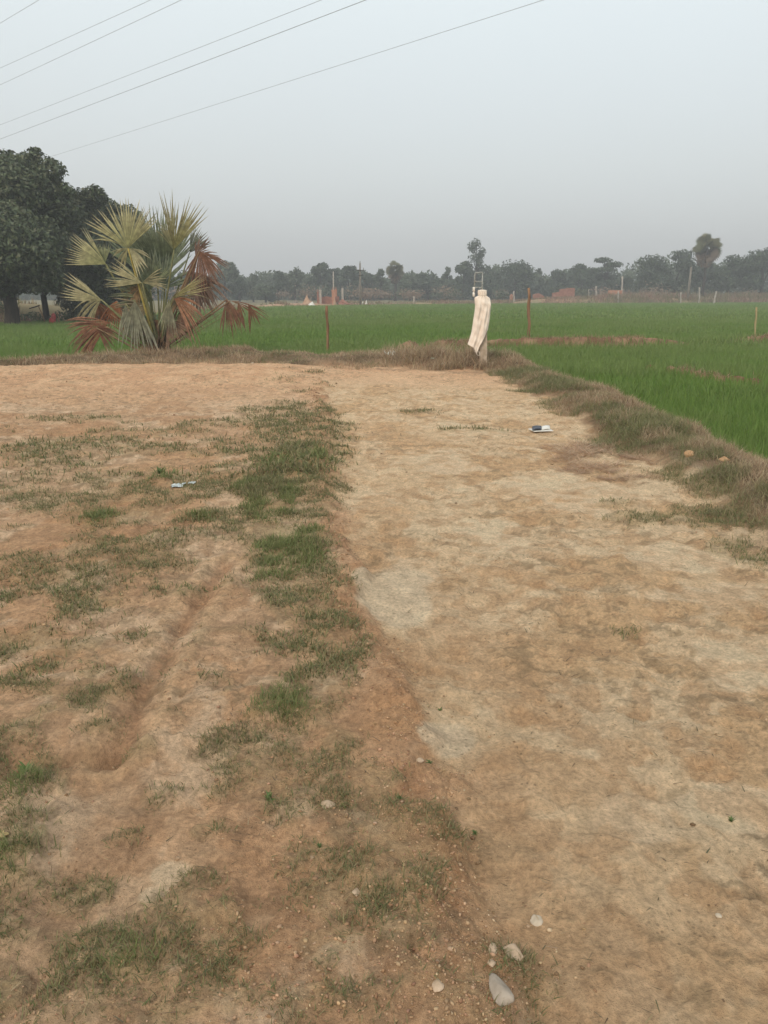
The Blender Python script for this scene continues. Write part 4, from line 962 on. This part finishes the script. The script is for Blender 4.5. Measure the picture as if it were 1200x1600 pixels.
# ------------------------------------------------------------------ overhead wires
def wire(x0, y0, x1, y1, h, r, label):
    a = Vector(G(x0, y0, h)); b = Vector(G(x1, y1, h)); d = (a-b).normalized()
    p0 = a+d*90; p1 = b-d*26; n = 48; pts = []
    for i in range(n+1):
        t = i/n; q = p0.lerp(p1, t); pts.append((q.x, q.y, h+((t-.5)**2-.02)*.9))
    m = MB(); m.tube(pts, r, 6)
    tag(m.build('power_line', M_WIRE, None, True), label, 'cable', 'overhead power lines')
W = [(90,241,862,0,11.5,.009,'lowest power line, crossing the sky to just above the tall mango tree'),
     (0,217,582,0,11.2,.011,'second power line from the bottom, just below its close neighbour'),
     (0,195,512,0,11.2,.008,'third power line from the bottom, close above the second'),
     (0,133,290,0,12.2,.009,'fourth power line from the bottom, lower of the upper close pair'),
     (0,107,242,0,12.2,.008,'fifth power line from the bottom, upper of the upper close pair'),
     (0,38,65,0,12.8,.008,'topmost power line, crossing only the top left corner')]
for w_ in W: wire(*w_)

# ------------------------------------------------------------------ stones and litter on the dirt
def stone(px, py, w, h, mat, label, name='stone', flat=.55, rot=0, seed=1, facets=1):
    random.seed(seed); c = G(px, py, -.05 if px > 560 else 0); g = gz(c[0], c[1]); dist = math.hypot(c[1], CAM_Z)
    s = dist/FPX; rx = w*s/2; ry = h*s/2*1.35; rz = rx*flat
    import bmesh as bmh
    bm = bmh.new(); bmh.ops.create_icosphere(bm, subdivisions=3, radius=1)
    off = [Vector((random.uniform(-1, 1), random.uniform(-1, 1), random.uniform(-1, 1))).normalized() for _ in range(9)]
    for v in bm.verts:
        p = v.co*(1+.10*math.sin(3*v.co.x+seed)*math.cos(4*v.co.y-seed))
        for o_ in off:
            d = p.dot(o_)
            if d > .66: p -= o_*(d-.66)*.95
        q = Vector((p.x*rx, p.y*ry, p.z*rz)); q.rotate(Matrix.Rotation(rot, 3, 'Z')); v.co = q*(1+random.uniform(-.02, .02))
    me = bpy.data.meshes.new(name); bm.to_mesh(me); bm.free(); me.polygons.foreach_set('use_smooth', [True]*len(me.polygons))
    o = link(name, me, mat); o.location = (c[0], c[1], g+rz*.12); return tag(o, label, 'stone', 'loose stones')
stone(796, 1503, 42, 28, M_STONE, 'largest smooth tan stone near the bottom, on the path edge', rot=-.35, seed=2)
stone(768, 1513, 14, 18, M_STONE, 'small rounded stone touching the left side of the largest one', seed=3)
stone(766, 1538, 14, 12, M_STONE, 'tiny stone between the largest stone and the grey one', seed=4)
stone(779, 1586, 26, 44, M_STONEG, 'long grey stone at the very bottom of the photo', rot=.35, seed=5, flat=.7)
stone(840, 1436, 22, 17, M_STONEP, 'bright white angular chip above the largest stone', flat=.3, rot=.5, seed=6)
stone(1122, 1433, 10, 7, M_STONEP, 'tiny white chip at the lower right of the path', seed=7)
stone(1074, 736, 20, 13, M_STONEO, 'rounded orange stone at the foot of the berm', flat=.75, seed=8)
stone(512, 1264, 24, 15, M_STONE, 'pale tan lump in the middle left grass strip', flat=.6, seed=9)
stone(1128, 745, 18, 12, M_STONEO, 'orange clod half under the berm grass', flat=.6, seed=10)
stone(556, 1395, 12, 12, M_STONE, 'small pale pebble left of the path edge', seed=12)
stone(683, 1578, 18, 18, M_STONE, 'pebble at the bottom among the grass left of the path', seed=13)
stone(655, 1210, 16, 8, M_STONE, 'flat pebble beside the tiny green weed', seed=14)
stone(395, 573, 5, 4, M_STONEP, 'tiny white pebble at the back of the yard', seed=15)
def litter(px, py, w, h, mat, label, cat, name, seed=1, lift=.25, z=0):
    random.seed(seed); c = G(px, py, z); g = gz(c[0], c[1]); s = math.hypot(c[1], CAM_Z)/FPX; n = 12; V = []
    el = math.atan2(CAM_Z, c[1])
    rx = w*s/2; ry = min(h*s/2/math.sin(el), rx*1.3)
    for j in range(n+1):
        for i in range(n+1):
            u = i/n*2-1; v = j/n*2-1; k = .75+.25*math.sin(seed+5*math.atan2(v, u))
            x = c[0]+u*rx*k; y = c[1]+v*ry*k
            zz = g+.01+lift*rx*(abs(math.sin(3.1*u+seed))*abs(math.cos(2.3*v+1.7*u))+.25*random.random())
            V.append((x, y, zz))
    F = [(j*(n+1)+i, j*(n+1)+i+1, (j+1)*(n+1)+i+1, (j+1)*(n+1)+i) for j in range(n) for i in range(n)]
    o = MB().add(V, F).build(name, mat); o.modifiers.new('t', 'SOLIDIFY').thickness = .003
    return tag(o, label, cat)
litter(610, 564, 19, 9, M_PLASTIC, 'crumpled white plastic bag on the dirt before the tawny grass', 'plastic bag', 'plastic_bag', 2, .8, .05)
litter(693, 570, 9, 5, M_PLASTIC, 'small white scrap under the tawny grass left of the post', 'litter', 'plastic_scrap', 3, .7, .05)
litter(676, 568, 7, 4, M_PLASTICG, 'dull greenish scrap left of the small white one by the tawny grass', 'litter', 'plastic_scrap', 4, .6, .05)
litter(278, 763, 22, 7, M_PLASTICB, 'bluish torn plastic scrap flat in the left grass patch', 'litter', 'plastic_scrap', 5, .2)
litter(300, 759, 12, 4, M_PLASTICB, 'second bluish strip right beside the torn plastic scrap', 'litter', 'plastic_scrap', 6, .2)
litter(2, 1320, 26, 8, M_DRYWOOD, 'yellowed dry leaf at the left edge in the lush grass', 'leaf', 'dry_leaf', 7, .15)
def booklet():
    c = G(846, 664, 0); g = gz(c[0], c[1])+.015; root = empty('booklet', (c[0], c[1], g), 'open booklet with a dark and a pale page by the berm', 'booklet')
    for sx, mat, nm in ((-1, M_DARKPR, 'dark_cover'), (1, M_PAPER, 'pale_page')):
        V = []; 
        for j in range(5):
            for i in range(9):
                u = i/8; V.append((c[0]+sx*u*.115+.03*(j/4-.5), c[1]+(j/4-.5)*.17+sx*u*.05, g+.014*math.sin(u*2.6)+.006*(1-u)+.01*j/4))
        F = [(j*9+i, j*9+i+1, (j+1)*9+i+1, (j+1)*9+i) for j in range(4) for i in range(8)]
        o = MB().add(V, F).build(nm, mat, root, True); o.modifiers.new('t', 'SOLIDIFY').thickness = .008
    m = MB(); m.box((c[0]-.01, c[1]-.03, g-.004), (.12, .09, .004), rz=.2); m.build('under_page', M_PAPER, root)
booklet()
# tiny broad-leaved weeds
def weed(px, py, size, label):
    c = G(px, py, -.05); g = gz(c[0], c[1]); s = math.hypot(c[1], CAM_Z)/FPX*size*.75; n = 16; az = rng.uniform(0, 6.28, n); 
    col = pick(n, [(.12,.18,.06),(.15,.20,.07)])
    V, F, C = blades(np.stack([np.full(n, c[0]), np.full(n, c[1]), np.full(n, g)], 1)+rng.normal(0, s*.08, (n, 3))*[1, 1, 0], s*rng.uniform(.5, .9, n), s*rng.uniform(.16, .3, n), az, rng.uniform(.3, 1.1, n), rng.uniform(.1, .4, n), col)
    tag(link('green_weed', mesh_np('green_weed', V, F, C), M_GRASS), label, 'weed', 'small green weeds')
for a in ((671,1210,14,'tiny green weed by the left edge of the path'),(421,1275,24,'green weed clump in the lower left grass strip'),(687,1115,12,'small green sprig on the upper rim of the pale grey patch'),(742,1303,12,'small green sprig low on the path, left side'),
          (625,1272,14,'green sprig left of the path in the lower half'),(1143,1280,16,'green sprig on the pale ground at the right'),(45,1232,40,'bright leafy weed at the left edge, top of the lush clump'),(252,752,26,'pale green leafy weed beside the torn plastic scrap'),(500,1345,12,'yellow-green sprig in the lower grass strip')): weed(*a)

# ------------------------------------------------------------------ air
hz = MB(); hz.box((10, 130, 13.8), (420, 330, 16.3))
hzo = hz.build('haze', None)
hm = bpy.data.materials.new('hazy_air'); hm.use_nodes = True; nt = hm.node_tree; nt.nodes.clear()
out = nt.nodes.new('ShaderNodeOutputMaterial'); pv = nt.nodes.new('ShaderNodeVolumePrincipled')
pv.inputs['Color'].default_value = (.93, .95, .97, 1); pv.inputs['Density'].default_value = .0019; pv.inputs['Anisotropy'].default_value = 0.1
nt.links.new(pv.outputs[0], out.inputs['Volume']); hzo.data.materials.append(hm)
tag(hzo, 'pale haze in the air over the fields', 'haze', kind='stuff')

# ------------------------------------------------------------------ sky and sun
SUN_EL = math.radians(38); SUN_AZ = math.radians(205)      # compass style: behind the camera, a little to the left
w = bpy.data.worlds.new('World'); S.world = w; w.use_nodes = True; nt = w.node_tree; N = nt.nodes; L = nt.links; N.clear()
o = N.new('ShaderNodeOutputWorld'); bg = N.new('ShaderNodeBackground'); bg2 = N.new('ShaderNodeBackground'); add = N.new('ShaderNodeAddShader')
sky = N.new('ShaderNodeTexSky'); sky.sky_type = 'NISHITA'; sky.sun_disc = False; sky.sun_elevation = SUN_EL; sky.sun_rotation = SUN_AZ; sky.dust_density = 4; sky.air_density = 1.2
L.new(sky.outputs[0], bg.inputs[0]); bg.inputs[1].default_value = .03
tc = N.new('ShaderNodeTexCoord'); sx = N.new('ShaderNodeSeparateXYZ'); L.new(tc.outputs['Generated'], sx.inputs[0])
rp = N.new('ShaderNodeValToRGB'); cr = rp.color_ramp; cr.elements[0].position = 0; cr.elements[0].color = (.49, .505, .525, 1)
cr.elements[1].position = 1; cr.elements[1].color = (.86, .91, .90, 1)
for p_, c_ in ((.06, (.57,.585,.60)), (.15, (.66,.685,.68)), (.32, (.78,.835,.83)), (.55, (.88,.93,.92))): e = cr.elements.new(p_); e.color = (*c_, 1)
ns = N.new('ShaderNodeTexNoise'); ns.inputs['Scale'].default_value = 1.6; ns.inputs['Detail'].default_value = 3; L.new(tc.outputs['Generated'], ns.inputs['Vector'])
ma = N.new('ShaderNodeMath'); ma.operation = 'MULTIPLY_ADD'; L.new(ns.outputs['Fac'], ma.inputs[0]); ma.inputs[1].default_value = .06; ma2 = N.new('ShaderNodeMath'); ma2.operation = 'SUBTRACT'; L.new(sx.outputs['Z'], ma2.inputs[0]); ma2.inputs[1].default_value = .03; L.new(ma2.outputs[0], ma.inputs[2])
L.new(ma.outputs[0], rp.inputs[0]); L.new(rp.outputs[0], bg2.inputs[0]); bg2.inputs[1].default_value = 1
L.new(bg.outputs[0], add.inputs[0]); L.new(bg2.outputs[0], add.inputs[1]); L.new(add.outputs[0], o.inputs[0])
sd = bpy.data.lights.new('sun', 'SUN'); sd.energy = 1.35; sd.angle = math.radians(14); sd.color = (1, .90, .76)
so = bpy.data.objects.new('sun', sd); COL.objects.link(so)
dv = Vector((math.sin(SUN_AZ)*math.cos(SUN_EL), math.cos(SUN_AZ)*math.cos(SUN_EL), math.sin(SUN_EL)))
so.rotation_euler = dv.to_track_quat('Z', 'Y').to_euler()

# ------------------------------------------------------------------ camera
cd = bpy.data.cameras.new('camera'); co = bpy.data.objects.new('camera', cd); COL.objects.link(co)
co.location = (0, 0, CAM_Z); co.rotation_euler = (math.pi/2-PITCH, 0, 0)
cd.sensor_fit = 'VERTICAL'; cd.sensor_height = 36; cd.lens = 36*FPX/1600; cd.clip_start = .05; cd.clip_end = 6000
S.camera = co
S.render.resolution_x = 768; S.render.resolution_y = 1024
S.view_settings.view_transform = 'Standard'; S.view_settings.look = 'None'; S.view_settings.exposure = 0; S.view_settings.gamma = 1
S.render.engine = 'CYCLES'
